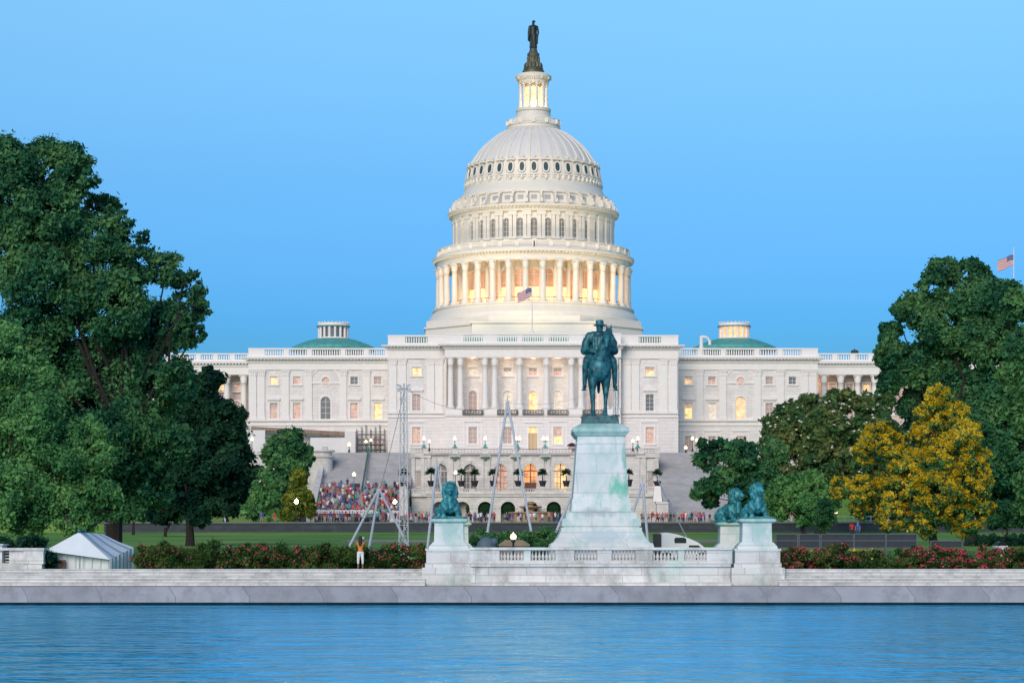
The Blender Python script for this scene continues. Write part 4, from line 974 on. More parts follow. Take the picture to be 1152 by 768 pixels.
for px in (511.7,545.8,579.5,613.6):
    x = xt(px); b = MB(); b.lathe(x, DT-.6, [(.1,zt(517.5)),(.35,zt(516)),(.8,zt(514.6)),(.85,zt(513.6)),(.6,zt(513.2))], 12)
    b.build('verdigris_bracket', mat('pale_verdigris',(.12,.30,.27),.7,col2=(.4,.42,.38),scale=2), TER)
lamp(483, 496.5, 507.4, 286, 'short black globe lamp beside the left end lamp of the terrace', 'black', gr=.25)
lamp(712, 496, 507.4, 286, 'short black globe lamp right of the bronze rider pedestal, before the pilastered wall', 'black', gr=.28)
lamp(779, 493, 508, 299, 'black globe lamp at the head of the right staircase, left of its taller green neighbour', 'black', gr=.3)
lamp(784, 495, 540, 290, 'tall green globe lamp at the head of the right staircase', 'green', gr=.28)
lamp(771.5, 503.5, 509, 300, 'low globe lamp beside a ground floor window right of the centre block', 'black', gr=.3)
lamp(805, 501.5, 510, 298, 'globe lamp showing just above the dark trees right of the staircase', 'black', gr=.28)
lamp(411.8, 496.5, 508, 300, 'left lamp of the close pair at the head of the crowded staircase', 'green', gr=.26)
lamp(417.3, 495, 508, 301, 'right lamp of the close pair at the head of the crowded staircase', 'green', gr=.26)
lamp(392.8, 500, 508.5, 301, 'warm globe lamp before the white sheeting left of the scaffold', 'black', gr=.33)
lamp(283.5, 494, 512, 305, 'pale lamp before the white sheeting at the far left of the walkway', 'black', gr=.3)
lamp(398.3, 533.5, 551, 276, 'pale globe lamp on a green post in the crowd on the left staircase', 'green', gr=.33)
lamp(343.5, 573, 588, 262, 'pale globe lamp at the left edge of the seated band', 'black', gr=.3)
lamp(333.5, 564, 590, 212, 'blazing orange lamp shining through the yellowish young tree', 'black', gr=.26, hot=1)
lamp(444.3, 564.5, 574, 256, 'blazing floodlamp on a stone pillar right of the crowd', 'black', gr=.26, hot=1)
lamp(512.4, 531.5, 549, 278.5, 'pale globe lamp standing before an arched window behind the left lion', 'green', gr=.3)
lamp(251.5, 574, 590, 215, 'tiny yellow lamp low in the dark tree at left', 'black', gr=.16)
lamp(940.5, 576, 590, 160, 'small pale lamp at the left foot of the golden tree', 'black', gr=.15)
# stone pillars below
def pillar(px, pt, pb, wd, d, label):
    x = X(px,d); b = MB(); zt_, zb_ = Z(pt,d), Z(pb,d); w2 = S(wd,d)/2
    b.box(x-w2*1.15,x+w2*1.15,d-w2*1.15,d+w2*1.15,zb_,zb_+.5); b.box(x-w2,x+w2,d-w2,d+w2,zb_+.501,zt_-.4); b.box(x-w2*1.15,x+w2*1.15,d-w2*1.15,d+w2*1.15,zt_-.399,zt_); 
    tag(b.build('stone_pillar', M['terrace'], org=(x,d,zb_)), label, 'pillar')
pillar(444.5,574.2,588,11,256,'stone pillar under the blazing floodlamp right of the crowd')
pillar(745,564,588,13,264.5,'stone pillar at the foot of the right staircase')
b = MB(); d=264.5; x=X(739.5,d); b.frustum(x,d,Z(564,d),Z(546.5,d),.75,.75,.5,.5); tag(b.build('white_plinth', M['trim'], org=(x,d,Z(564,d))), 'tapering white plinth under a potted palm beside the right staircase', 'plinth')
b = MB(); d=264.5; x=X(454,d); b.frustum(x,d,Z(580,d),Z(547,d),.75,.75,.5,.5); tag(b.build('stone_plinth', M['terrace'], org=(x,d,Z(580,d))), 'tapering stone plinth under a potted palm behind the lattice mast', 'plinth')

# potted palms
PALM_LEAF = leafmat('palm_leaf', (.02,.06,.035), (.06,.13,.07))
def potted(px, pt, pm, pb, d, label):
    x = X(px,d); zb = Z(pb,d); zp_ = Z(pm,d); ztp = Z(pt,d)
    t = thing('potted_palm', label, 'potted palm', (x,d,zb), 'potted palms on the terrace')
    b = MB(); b.lathe(x,d,[(.42,zb),(.62,zb+(zp_-zb)*.8),(.7,zb+(zp_-zb)*.82),(.7,zp_),(.5,zp_)],14); b.build('pot', M['pot'], t)
    b = MB(); hh = ztp-zp_; b.tube((x,d,zp_-.1),(x,d,zp_+hh*.45),.12,.07,6); b.build('stem', M['bark'], t)
    b = MB(); c = Vector((x,d,zp_+hh*.62)); 
    for k in range(150):
        a = RNG.uniform(0,2*PI); e = RNG.uniform(-.35,1.4); L_ = hh*.52*RNG.uniform(.7,1.1); dr = Vector((math.cos(a)*math.cos(e), math.sin(a)*math.cos(e), math.sin(e)))
        sd_ = dr.cross(Vector((0,0,1))).normalized()*.07; p1 = c+dr*L_*.6; p2 = c+dr*L_-Vector((0,0,L_*.2)); b.add([c-sd_*.4,c+sd_*.4,p1+sd_,p2,p1-sd_],[(0,1,2,3,4)])
    b.build('fronds', PALM_LEAF, t)
for px, lb in ((485,'potted palm on the terrace, first left of the left arched window'),(519,'potted palm on the terrace just right of the second arched window jamb behind the lion'),(534,'broad potted palm in front of the second arched window'),
               (555,'potted palm half hidden behind the tall leaning pole'),(583,'potted palm left of the lit centre arch'),(610.5,'round potted palm right of the lit centre arch'),(637,'potted palm at the brightly lit arch beside the bronze rider pedestal')):
    potted(px, 526.5 if px != 485 else 525, 540.5, 546.8, DL+1.0, lb)
potted(707.5,527,539,547,DL+1.0,'potted palm peeping out right of the bronze rider pedestal')
potted(739.5,527,541,546.5,264.5,'potted palm on the white plinth beside the empty staircase')
potted(454,526,541,547,264.5,'potted palm behind the lattice mast, on a white plinth')
# clipped round trees in the lower arches
HLEAF = leafmat('box_leaf', (.015,.05,.025), (.04,.11,.045))
def leaf_ball(c, r, n, size, b=None):
    b = b or MB()
    for k in range(n):
        u = RNG.normal(size=3); u /= np.linalg.norm(u); p = np.array(c)+u*np.array(r)*RNG.uniform(.86,1.04); t1 = Vector(u).orthogonal().normalized(); t2 = Vector(u).cross(t1)
        a = RNG.uniform(0,PI); e1 = (t1*math.cos(a)+t2*math.sin(a)+Vector(u)*RNG.uniform(-.6,.6))*size; e2 = (t2*math.cos(a)-t1*math.sin(a)+Vector(u)*RNG.uniform(-.6,.6))*size*.6; P_ = Vector(p)
        b.add([P_-e1,P_-e2,P_+e1,P_+e2],[(0,1,2,3)])
    return b
for i, px in enumerate((531,546,571.5,596.5,623,641)):
    d = 280.0 if i != 3 else 281; x = X(px,d); lbl = ['clipped round bush at the leftmost visible lower arch behind the lion','clipped round bush in the lower arch left of the long steel pole','clipped round bush in the lower arch between the two long steel poles','clipped bush deep in the lower arch behind the stone fountain','clipped round bush in the lower arch right of the fountain','clipped bush beside the left edge of the rider pedestal'][i]
    t = thing('clipped_bush', lbl, 'bush', (x,d,Z(586,d)), 'clipped bushes before the lower arches')
    b = leaf_ball((x,d,Z(572.5,d)), (1.12,.9,1.25), 700, .12); b.ball((x,d,Z(572.5,d)),1.0,.75,1.12,n=14,m=10); b.build('foliage', HLEAF, t); b = MB(); b.tube((x,d,Z(586,d)),(x,d,Z(578,d)),.12,n=6); b.build('trunk', M['bark'], t)
# stone fountain
d = 276.5; x = X(597,d); b = MB(); zf = lambda p: Z(p,d)
b.lathe(x,d,[(3.6,zf(587)),(3.6,zf(578)),(3.9,zf(577)),(3.9,zf(575.6)),(3.3,zf(575.6)),(3.3,zf(578)),(.8,zf(578)),(.6,zf(573)),(1.9,zf(570.5)),(2.0,zf(569.3)),(1.6,zf(569.5)),(.5,zf(569.4)),(.45,zf(567)),(1.0,zf(566.2)),(1.0,zf(565.4)),(.3,zf(565.5)),(.01,zf(563.8))],28)
tag(b.build('stone_fountain', mat('brown_fountain_stone',(.45,.32,.20),.7,var=.3,scale=1.5), org=(x,d,zf(587))), 'brown tiered stone fountain before the central lower arch', 'fountain')
# parked umbrella on the terrace
d = 286.5; x = X(643.5,d); t = thing('parasol', 'small dark and pink striped parasol on the terrace left of the rider pedestal', 'parasol', (x,d,TF))
b = MB(); b.tube((x,d,TF),(x,d,Z(498,d)),.04,n=6); b.build('pole', M['black'], t); b = MB(); b.lathe(x,d,[(1.0,Z(501.5,d)),(.7,Z(499.5,d)),(.01,Z(497.6,d))],10,cap=False); b.build('canopy', M['darkpanel'], t)
b = MB(); b.lathe(x+.2,d-.1,[(1.0,Z(504.5,d)),(.9,Z(502.5,d)),(.5,Z(501.6,d))],10,cap=False); b.build('striped_skirt', mat('pink_cloth',(.6,.35,.35),.7), t)
# ================================================================== GROUND
def hgt(x, y):
    if y < 84: return -1.5 if -26 < y < 80.9 else 1.3
    pts = [(84.04,1.45),(92,1.6),(98,1.75),(205,5.25),(206,6.35),(262,7.9),(266,7.9),(300,18.4),(600,18.5),(4000,20)]
    for (y0,z0),(y1,z1) in zip(pts, pts[1:]):
        if y <= y1: return z0+(z1-z0)*(y-y0)/(y1-y0)
    return 20
b = MB(); ys = [80.9,84,84.05,88,92,98,110,125,140,155,170,185,204.9,206,215,230,250,262,266,275,285,300,350,450,600,1200,4000]
xs = [-3000,-1200,-500,-250,-150,-100,-70,-50,-30,-15,0,15,30,50,70,100,150,250,500,1200,3000]
vs = []; fs = []
for y in ys:
    for x in xs:
        h = hgt(x, max(y,84)); 
        if 262 < y <= 300 and -34 < x < 42: h = 7.0
        vs.append((x,y,h if y > 84 else 0.2))
n = len(xs)
for j in range(len(ys)-1):
    for i in range(n-1): fs.append((j*n+i,j*n+i+1,(j+1)*n+i+1,(j+1)*n+i))
b.add(vs, fs)
m, nt_, bs = newmat('lawn_grass'); N = nt_.nodes; L = nt_.links
tc = N.new('ShaderNodeTexCoord')
n1 = N.new('ShaderNodeTexNoise'); n1.inputs['Scale'].default_value = .06; n1.inputs['Detail'].default_value = 8; L.new(tc.outputs['Object'], n1.inputs['Vector'])
n2 = N.new('ShaderNodeTexNoise'); n2.inputs['Scale'].default_value = 6; n2.inputs['Detail'].default_value = 4; L.new(tc.outputs['Object'], n2.inputs['Vector'])
ad = N.new('ShaderNodeMath'); ad.operation = 'MULTIPLY_ADD'; ad.inputs[1].default_value = .4; L.new(n2.outputs['Fac'], ad.inputs[0]); 
m1 = N.new('ShaderNodeMath'); m1.operation='MULTIPLY'; m1.inputs[1].default_value=.8; L.new(n1.outputs['Fac'], m1.inputs[0]); L.new(m1.outputs[0], ad.inputs[2])
rp = N.new('ShaderNodeValToRGB'); e = rp.color_ramp.elements; e[0].position=.42; e[0].color=(.08,.17,.03,1); e[1].position=.78; e[1].color=(.30,.36,.09,1); x_ = e.new(.6); x_.color=(.13,.28,.05,1)
L.new(ad.outputs[0], rp.inputs[0]); L.new(rp.outputs[0], bs.inputs['Base Color']); bs.inputs['Roughness'].default_value=.95; bs.inputs['Specular IOR Level'].default_value=.1
g = b.build('lawn_ground', m); struct(g)
# ground round the pool, behind the camera
b = MB(); b.box(-3000,3000,-2500,-26,-2,.5); b.box(-3000,-260,-26,80.8,-2,.5); b.box(260,3000,-26,80.8,-2,.5); b.box(-4,4,-25.9,.8,-2,.45); o = b.build('pool_surround_ground', M['pave']); struct(o)
def sheet(name, x0, x1, y0, y1, off, m, nx=1):
    b = MB(); yy = [y0]+[v for v in ys if y0 < v < y1]+[y1]
    for a, c in zip(yy, yy[1:]): b.quad((x0,a,hgt(0,a)+off),(x1,a,hgt(0,a)+off),(x1,c,hgt(0,c)+off),(x0,c,hgt(0,c)+off))
    o = b.build(name, m); struct(o); return o
sheet('tan_path', -16, 34, 152, 164, .02, M['path'])
sheet('crowd_plaza_pavement', -75, 75, 215, 262, .03, M['pave'])
b = MB()
b.add([(44,150,hgt(0,150)+.02),(90,150,hgt(0,150)+.02),(90,172,hgt(0,172)+.02),(50,172,hgt(0,172)+.02)],[(0,1,2,3)]); o = b.build('right_path', M['pave']); struct(o)

# ------------------------------------------------------------------ water
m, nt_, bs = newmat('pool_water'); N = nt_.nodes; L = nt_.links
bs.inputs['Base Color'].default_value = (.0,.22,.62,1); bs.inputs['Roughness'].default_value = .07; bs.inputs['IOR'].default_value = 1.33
tc = N.new('ShaderNodeTexCoord'); 
def wavenoise(sx, sy, det, rough=.5):
    mp = N.new('ShaderNodeMapping'); mp.inputs['Scale'].default_value = (sx, sy, 1); L.new(tc.outputs['Object'], mp.inputs[0])
    nz = N.new('ShaderNodeTexNoise'); nz.inputs['Scale'].default_value = 1; nz.inputs['Detail'].default_value = det; nz.inputs['Roughness'].default_value = rough; L.new(mp.outputs[0], nz.inputs['Vector']); return nz
a_ = wavenoise(.62, .85, 3, .45); b_ = wavenoise(.10, .22, 2); c_ = wavenoise(3.2, 6.0, 3)
s1 = N.new('ShaderNodeMath'); s1.operation='MULTIPLY_ADD'; s1.inputs[1].default_value=1.6; L.new(b_.outputs['Fac'], s1.inputs[0]); L.new(a_.outputs['Fac'], s1.inputs[2])
s2 = N.new('ShaderNodeMath'); s2.operation='MULTIPLY_ADD'; s2.inputs[1].default_value=.04; L.new(c_.outputs['Fac'], s2.inputs[0]); L.new(s1.outputs[0], s2.inputs[2])
bp = N.new('ShaderNodeBump'); bp.inputs['Strength'].default_value = 1; bp.inputs['Distance'].default_value = .26; L.new(s2.outputs[0], bp.inputs['Height']); 
WBUMP = bp
N.remove(bs); out_ = [n for n in N if n.type == 'OUTPUT_MATERIAL'][0]
df = N.new('ShaderNodeBsdfDiffuse'); df.inputs[0].default_value = (.0,.48,.86,1); gl_ = N.new('ShaderNodeBsdfGlossy'); gl_.inputs['Color'].default_value = (.48,.84,1,1); gl_.inputs['Roughness'].default_value = .06  # blue of the reflected sky is put into the diffuse and glossy colours
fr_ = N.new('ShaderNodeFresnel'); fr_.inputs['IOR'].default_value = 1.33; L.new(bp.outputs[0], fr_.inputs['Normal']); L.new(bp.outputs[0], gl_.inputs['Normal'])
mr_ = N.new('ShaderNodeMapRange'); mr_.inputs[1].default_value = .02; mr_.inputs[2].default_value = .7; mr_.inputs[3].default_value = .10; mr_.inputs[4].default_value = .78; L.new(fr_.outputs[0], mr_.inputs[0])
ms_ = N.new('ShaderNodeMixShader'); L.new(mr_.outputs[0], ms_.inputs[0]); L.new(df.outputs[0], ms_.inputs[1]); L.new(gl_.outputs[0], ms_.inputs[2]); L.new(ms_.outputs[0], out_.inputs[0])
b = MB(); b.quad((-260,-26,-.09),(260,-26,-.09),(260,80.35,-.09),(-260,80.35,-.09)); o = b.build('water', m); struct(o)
# coping, foot and steps of the pool edge
b = MB(); b.add([(-150,80.32,-.12),(150,80.32,-.12),(150,80.05,.04),(-150,80.05,.04)],[(0,1,2,3)]); b.box(-150,150,80.32,80.6,-1,.035); o = b.build('pool_edge_foot', M['shadedirt']); struct(o)
b = MB(); b.add([(-150,79.98,.04),(150,79.98,.04),(150,79.98,.30),(-150,79.98,.30),(150,80.35,.80),(-150,80.35,.80),(150,81.9,.82),(-150,81.9,.82),(150,81.9,.1),(-150,81.9,.1)],[(0,1,2,3),(3,2,4,5),(5,4,6,7),(7,6,8,9),(0,9,8,1)]); o = b.build('granite_coping', M['granite']); struct(o)
st_mat = M['steps']
for nm, x0, x1 in (('marble_steps',-150,-4.3),('marble_steps',13.2,150)):
    b = MB()
    for k in range(5):
        z1_ = .825+(k+1)*.165; b.box(x0, x1, 81.75+k*.42, 84.2, .825+k*.165-(0 if k == 0 else .05), z1_-.05); b.box(x0, x1, 81.70+k*.42, 84.25, z1_-.048, z1_)
    o = b.build(nm, st_mat, org=(0,81,0)); struct(o)

# ------------------------------------------------------------------ memorial wall
PX, PD = 4.53, 87.3
d = 82.3; xm = lambda p: X(p, d); zm = lambda p: Z(p, d)
wall = thing('memorial_balustrade', 'weathered marble balustrade wall between the lion pedestals at the pool edge', 'balustrade', (PX, d, .8))
b = MB(); b.box(xm(530), xm(822), d, d+1.2, .825, zm(637)); b.box(xm(530), xm(822), d-.14, d+1.3, zm(637)+.002, zm(634)); b.build('wall_base', M['whitewall'], wall)
b = MB(); b.box(xm(530), xm(822), d-.45, d-.002, .825, 1.0); b.build('wall_plinth', M['steps'], wall)
b = MB(); b.box(xm(528), xm(824), d+.05, d+.62, zm(634)+.002, zm(630.5)); b.box(xm(528), xm(824), d-.02, d+.68, zm(618.3), zm(615.4)); b.build('handrail', M['whitewall'], wall)
gr = [(562,589),(597,625),(646,672),(688,715),(734,763),(770,795)]
b = MB(); cur = 528
for a, c in gr+[(824,None)]:
    b.box(xm(cur), xm(a), d+.08+(0 if (a-cur) > 10 else .03), d+.60, zm(630.5)+.002, zm(618.3)-.002)
    if a-cur > 18: b.box(xm(cur)+.2, xm(a)-.2, d+.05, d+.078, zm(629.3), zm(619.8))
    cur = c
b.build('pier', M['whitewall'], wall)
bal = MB(); h = zm(618.3)-zm(630.5); bal.box(-.08,.08,-.08,.08,0,.05); bal.lathe(0,0,[(.05,.05),(.05,.08),(.085,h*.35),(.075,h*.45),(.035,h*.72),(.05,h*.82),(.035,h*.86),(.05,h-.05)],10); bal.box(-.08,.08,-.08,.08,h-.05,h)
BM_ = mesh_of(bal, 'baluster', [M['whitewall']])
for a, c in gr:
    n = 7
    for k in range(n): inst(BM_, 'baluster', wall, (xm(a)+(xm(c)-xm(a))*(k+.5)/n, d+.33, zm(630.5)))

def tier(b, cx, cy, lst, ry=None):
    """stack of square frusta: (half width x, half depth y, z)"""
    for (a, a2, z0), (c, c2, z1) in zip(lst, lst[1:]):
        if abs(z1-z0) < 1e-4: continue
        b.frustum(cx, cy, z0, z1, a, a2, c, c2)
def lion_pedestal(cx, cy, zb, label, front=True):
    t = thing('lion_pedestal', label, 'pedestal', (cx,cy,zb))
    b = MB(); e = .25
    if front: tier(b, cx, cy, [(1.32,1.25,zb),(1.32,1.25,1.72)]); tier(b, cx, cy, [(1.18,1.1,1.722),(1.18,1.1,1.95)]); tier(b, cx, cy, [(1.12,1.05,1.952),(1.12,1.05,2.55)])
    else: tier(b, cx, cy, [(1.15,1.15,zb),(1.15,1.15,2.6)])
    b.build('base_block', M['whitewall'], t)
    b = MB(); tier(b, cx, cy, [(1.16,1.1,2.56 if front else 2.602),(1.16,1.1,2.66)]); tier(b, cx, cy, [(1.0,1.0,2.662),(.98,1.0,2.78),(.80,.85,2.98)]); tier(b, cx, cy, [(.74,.82,2.982),(.72,.8,3.92)]); b.build('die', M['pedestal'], t)
    b = MB(); tier(b, cx, cy, [(.74,.82,3.922),(.88,.95,4.02)]); tier(b, cx, cy, [(.9,.97,4.022),(.9,.97,4.12),(.76,.84,4.17)]); b.build('cap', M['greencap'], t)
    return t
LX = 7.45
lion_pedestal(X(505.5,83.5), 83.5, .82, 'front left lion pedestal of streaked white marble')
lion_pedestal(X(505.5,83.5), 96.5, 1.5, 'rear left pedestal, mostly hidden behind the front left lion pedestal')
lion_pedestal(X(850,83.5), 83.5, .82, 'front right lion pedestal with green streaks, beside the rose hedge')
lion_pedestal(X(850,83.5), 96.5, 1.5, 'rear right lion pedestal, showing left of the front right one')
def lion_mesh(turn=0.0, crouch=0.0):
    """couchant lion facing -y, rump towards +y, head held up; z = 0 on its slab"""
    b = MB()
    R = Matrix.Rotation(turn, 3, 'Z')
    b.box(-.9,.9,-.95,1.0,0,.1)
    b.cap((0,-.25,.62),(0.02,.75,.5),.42,.42,14); b.ball((.25,.75,.42),.38,.42,.42); b.ball((-.25,.75,.42),.36,.4,.4)
    for s in (-1,1):
        b.cap((s*.5,.75,.32),(s*.55,.3,.22),.26,.16); b.cap((s*.55,.3,.2),(s*.56,.05,.18),.13,.13)
        b.cap((s*.30,-.2,.75),(s*.37,-.42,.42),.22,.17); b.cap((s*.37,-.42,.40),(s*.39,-.62,.24),.155,.13); b.cap((s*.39,-.6,.22),(s*.40,-.78,.19),.12,.13)
        for t_ in (-.07,0,.07): b.ball((s*.40+t_,-.88,.17),.05,.07,.06,n=8,m=6)
    b.ball((0,-.32,.8),.42,.36,.5)
    hc = Vector((0,-.42,1.45))
    def hd(p): return hc+R @ Vector(p)
    # mane: ring of locks
    b.ball(hd((0,.12,-.06)),.42,.34,.46); b.ball(hd((0,.05,-.55)),.36,.3,.42); b.cap(hd((0,-.08,-.55)),(0,-.62,.55),.26,.12)
    for k in range(16):
        a = 2*PI*k/16; rx = .36; p = hd((rx*math.sin(a),.02,rx*1.08*math.cos(a)-.05)); q_ = hd((rx*1.18*math.sin(a),.1,rx*1.15*math.cos(a)-.22)); b.cap(p,q_,.095,.06,8)
    for k in range(13):
        a = PI*(k-6)/9; p = hd((.30*math.sin(a)*1.1,-.06,-.38)); q_ = hd((.28*math.sin(a)*.8,-.06+.05*math.cos(a),-.95)); b.cap(p,q_,.085,.05,8)
    # face
    b.ball(hd((0,-.12,.04)),.27,.27,.29); b.cap(hd((0,-.25,.06)),hd((0,-.44,-.02)),.13,.105,10); b.ball(hd((0,-.46,.01)),.075,.05,.045,n=8,m=6)
    b.ball(hd((.09,-.42,-.07)),.085,.08,.07,n=8,m=6); b.ball(hd((-.09,-.42,-.07)),.085,.08,.07,n=8,m=6); b.cap(hd((0,-.25,-.2)),hd((0,-.38,-.2)),.10,.08,8)
    for s in (-1,1): b.cap(hd((s*.06,-.33,.16)),hd((s*.17,-.28,.17)),.055,.05,8); b.ball(hd((s*.25,.0,.30)),.09,.06,.10,n=8,m=6)
    b.cap((.5,.8,.2),(.72,.9,.12),.06,.06,8); b.cap((.72,.9,.12),(.78,.6,-.08),.05,.05,8); b.ball((.78,.55,-.2),.08,.08,.16,n=8,m=6)
    return remesh(b, .03, 2)
LM1 = lion_mesh(-.12); LM2 = lion_mesh(.55); LM1.materials.append(M['lionbronze']); LM2.materials.append(M['lionbronze'])
def lion(me, px, d, z, label, rz=0, sc=1.0):
    o = bpy.data.objects.new('bronze_lion', me); COL.objects.link(o); o.location = (X(px,83.5) if d < 90 else X(px,83.5), d, z); o.rotation_euler = (0,0,rz); o.scale = (sc*.9,sc*.92,sc*1.0); tag(o, label, 'lion statue')
lion(LM1, 505.5, 83.5, 4.17, 'green bronze lion lying alone on the left pedestal, mane facing forward', 0.12, 1.0)
lion(LM2, 850.5, 83.5, 4.17, 'front lion of the right hand pair, head turned right above folded paws', .1, .97)
lion(LM2, 850.0, 96.5, 4.17, 'rear lion of the right hand pair, seen past the shoulder of the front one', .5, 1.02)

# Grant-type pedestal
ped_ = thing('statue_pedestal', 'tall streaked marble pedestal with a bright green stain carrying the bronze rider', 'pedestal', (PX,PD,1.5))
b = MB(); tier(b, PX, PD, [(2.62,3.4,1.5),(2.62,3.4,2.78),(2.55,3.3,2.95)]); tier(b, PX, PD, [(2.45,3.2,2.952),(2.2,2.9,3.25),(2.04,2.72,3.58),(2.04,2.7,3.74)]); tier(b, PX, PD, [(1.92,2.6,3.742),(1.92,2.6,3.80)]); tier(b, PX, PD, [(1.99,2.66,3.802),(2.0,2.67,4.1),(1.93,2.6,4.2)]); tier(b, PX, PD, [(1.80,2.5,4.202),(1.78,2.48,4.50)]); tier(b, PX, PD, [(1.72,2.4,4.502),(1.60,2.2,4.56)]); b.build('lower_tiers', M['bigpedestal'], ped_)
b = MB(); tier(b, PX, PD, [(1.52,2.1,4.562),(1.47,2.05,5.2)]); b.build('die_base', M['bigpedestal'], ped_)
b = MB(); tier(b, PX, PD, [(1.42,1.98,5.202),(1.22,1.8,8.0)]); tier(b, PX, PD, [(1.24,1.83,8.002),(1.24,1.83,8.10)]); tier(b, PX, PD, [(1.2,1.78,8.102),(1.2,1.78,8.4)]); b.build('die', M['bigpedestal'], ped_)
b = MB(); tier(b, PX, PD, [(1.26,1.84,8.402),(1.42,2.0,8.62)]); tier(b, PX, PD, [(1.44,2.02,8.622),(1.44,2.02,8.8),(1.02,1.6,9.05)]); b.build('cap', M['greencap'], ped_)
# rider
rid = thing('equestrian_statue', 'patinated bronze horseman in a brimmed hat seated on a standing horse atop the tall pedestal', 'statue', (PX,PD,9.05))
b = MB(); b.frustum(0,0,0,.42,.95,1.5,.90,1.45); 
for k in range(60): b.ball((RNG.uniform(-.88,.88),RNG.uniform(-1.4,1.4),.42),RNG.uniform(.05,.16),RNG.uniform(.05,.16),RNG.uniform(.02,.06),n=8,m=6)
part('ground_slab', b, M['bronze_dark'], rid, (PX,PD,9.05))
b = MB()
# horse: chest towards -y
b.cap((0,-.45,2.35),(0,.85,2.35),.56,.54,16); b.ball((0,-.62,2.38),.58,.5,.72); b.ball((0,1.0,2.4),.56,.5,.62)
b.ball((-.22,-.85,2.2),.26,.2,.36); b.ball((.22,-.85,2.2),.26,.2,.36)
b.cap((0.05,-.75,2.75),(.33,-1.12,3.75),.40,.22,14); b.cap((.33,-1.1,3.8),(.42,-1.12,4.05),.2,.17,12)
b.cap((.42,-1.15,4.02),(.30,-1.50,3.55),.185,.13,12); b.cap((.30,-1.5,3.55),(.26,-1.62,3.3),.115,.10,12); b.ball((.26,-1.68,3.27),.10,.07,.08,n=8,m=6)
for s in (-1,1): b.cap((.42+s*.10,-1.05,4.15),(.42+s*.13,-1.05,4.40),.06,.02,8); b.ball((.38+s*.13,-1.28,3.9),.05,.06,.05,n=8,m=6)
for k in range(8): t_ = k/7; b.cap((.05+.33*t_,-.42-.5*t_,3.0+1.05*t_),(.12+.33*t_,-.42-.5*t_,2.8+1.05*t_),.11,.07,8)
def leg(pts, rs):
    for (p, q_, r0, r1) in zip(pts, pts[1:], rs, rs[1:]): b.cap(p, q_, r0, r1, 10)
leg([(-.33,-.62,2.1),(-.37,-.68,1.45),(-.36,-.66,1.12),(-.33,-.62,.55),(-.33,-.66,.28),(-.34,-.78,.10)],[.27,.16,.13,.085,.09,.11])
leg([(.31,-.55,2.1),(.33,-.50,1.45),(.30,-.52,1.12),(.26,-.50,.55),(.25,-.54,.28),(.24,-.66,.10)],[.27,.16,.13,.085,.09,.11])
b.ball((-.34,-.84,.08),.14,.17,.09,n=10,m=6); b.ball((.24,-.72,.08),.14,.17,.09,n=10,m=6)
leg([(-.30,.95,2.1),(-.34,.75,1.6),(-.34,1.05,1.1),(-.33,.98,.5),(-.33,.9,.12)],[.34,.22,.12,.085,.12])
leg([(.30,.95,2.1),(.34,.85,1.6),(.34,1.15,1.1),(.33,1.08,.5),(.33,1.0,.12)],[.34,.22,.12,.085,.12])
leg([(0,1.4,2.7),(0,1.65,2.3),(0,1.62,1.3)],[.12,.17,.07])
me = remesh(b, .032, 2); me.materials.append(M['bronze']); o = bpy.data.objects.new('horse', me); COL.objects.link(o); o.parent = rid; o.location = (0,0,.42); o.scale = (1.03,1,1.07)
b = MB()
b.cap((0,.25,3.0),(0,.2,3.55),.36,.38,14); b.ball((0,.18,3.72),.52,.34,.36); b.cap((-.3,.18,3.86),(.3,.18,3.86),.22,.22,12)
b.cap((0,.2,3.9),(0,.14,4.1),.15,.14,10); b.ball((0,.06,4.22),.17,.2,.23); b.ball((0,-.02,4.10),.14,.15,.13,n=10,m=8); b.ball((0,-.16,4.2),.035,.05,.06,n=8,m=6)
b.lathe(0,.06,[(.31,4.33),(.33,4.36),(.2,4.39),(.19,4.55),(.16,4.60),(.01,4.6)],18); b.lathe(0,.06,[(.01,4.32),(.31,4.32),(.31,4.335)],18)
# cloak and arms
for s in (-1,1):
    b.cap((s*.48,.2,3.84),(s*.66,.16,3.5),.2,.19,12); b.cap((s*.66,.16,3.5),(s*.66,.02,3.22),.2,.17,12)
    b.cap((s*.66,.0,3.2),(s*.28,-.38,3.08),.16,.10,12); b.ball((s*.22,-.44,3.06),.10,.12,.09,n=10,m=8)
    for f in range(4): b.cap((s*.22-.06+f*.04,-.5,3.08),(s*.22-.06+f*.04,-.56,3.0),.032,.028,6)
    b.cap((s*.55,.32,3.75),(s*.72,.4,3.15),.17,.2,10); b.cap((s*.3,.45,3.7),(s*.42,.55,3.0),.2,.22,10)
    b.cap((s*.22,.2,2.98),(s*.62,-.2,2.62),.25,.2,12); b.cap((s*.62,-.2,2.6),(s*.70,-.15,2.3),.19,.15,12)
    b.cap((s*.70,-.15,2.3),(s*.72,-.02,1.55),.145,.105,12); b.cap((s*.72,.02,1.42),(s*.76,-.32,1.38),.105,.085,10); b.box(s*.76-.12,s*.76+.12,-.3,.02,1.22,1.27)
    b.cap((s*.4,.3,3.0),(s*.62,.25,2.75),.2,.16,10)
for k in range(5): b.cap((-.28+.14*k,-.12,3.75),(-.26+.13*k,-.14,3.1),.07,.09,8)
me = remesh(b, .028, 1); me.materials.append(M['bronze']); o = bpy.data.objects.new('rider', me); COL.objects.link(o); o.parent = rid; o.location = (0,-.02,.46); o.scale = (1.08,1,1.08)
b = MB()
for s in (-1,1): b.tube((s*.2,-.5,3.05),(.30+s*.1,-1.5,3.45),.02,n=6)
b.tube((-.5,.5,3.1),(-.75,.7,2.2),.03,n=6); part('reins', b, M['bronze_dark'], rid, (PX,PD,9.05+.42))

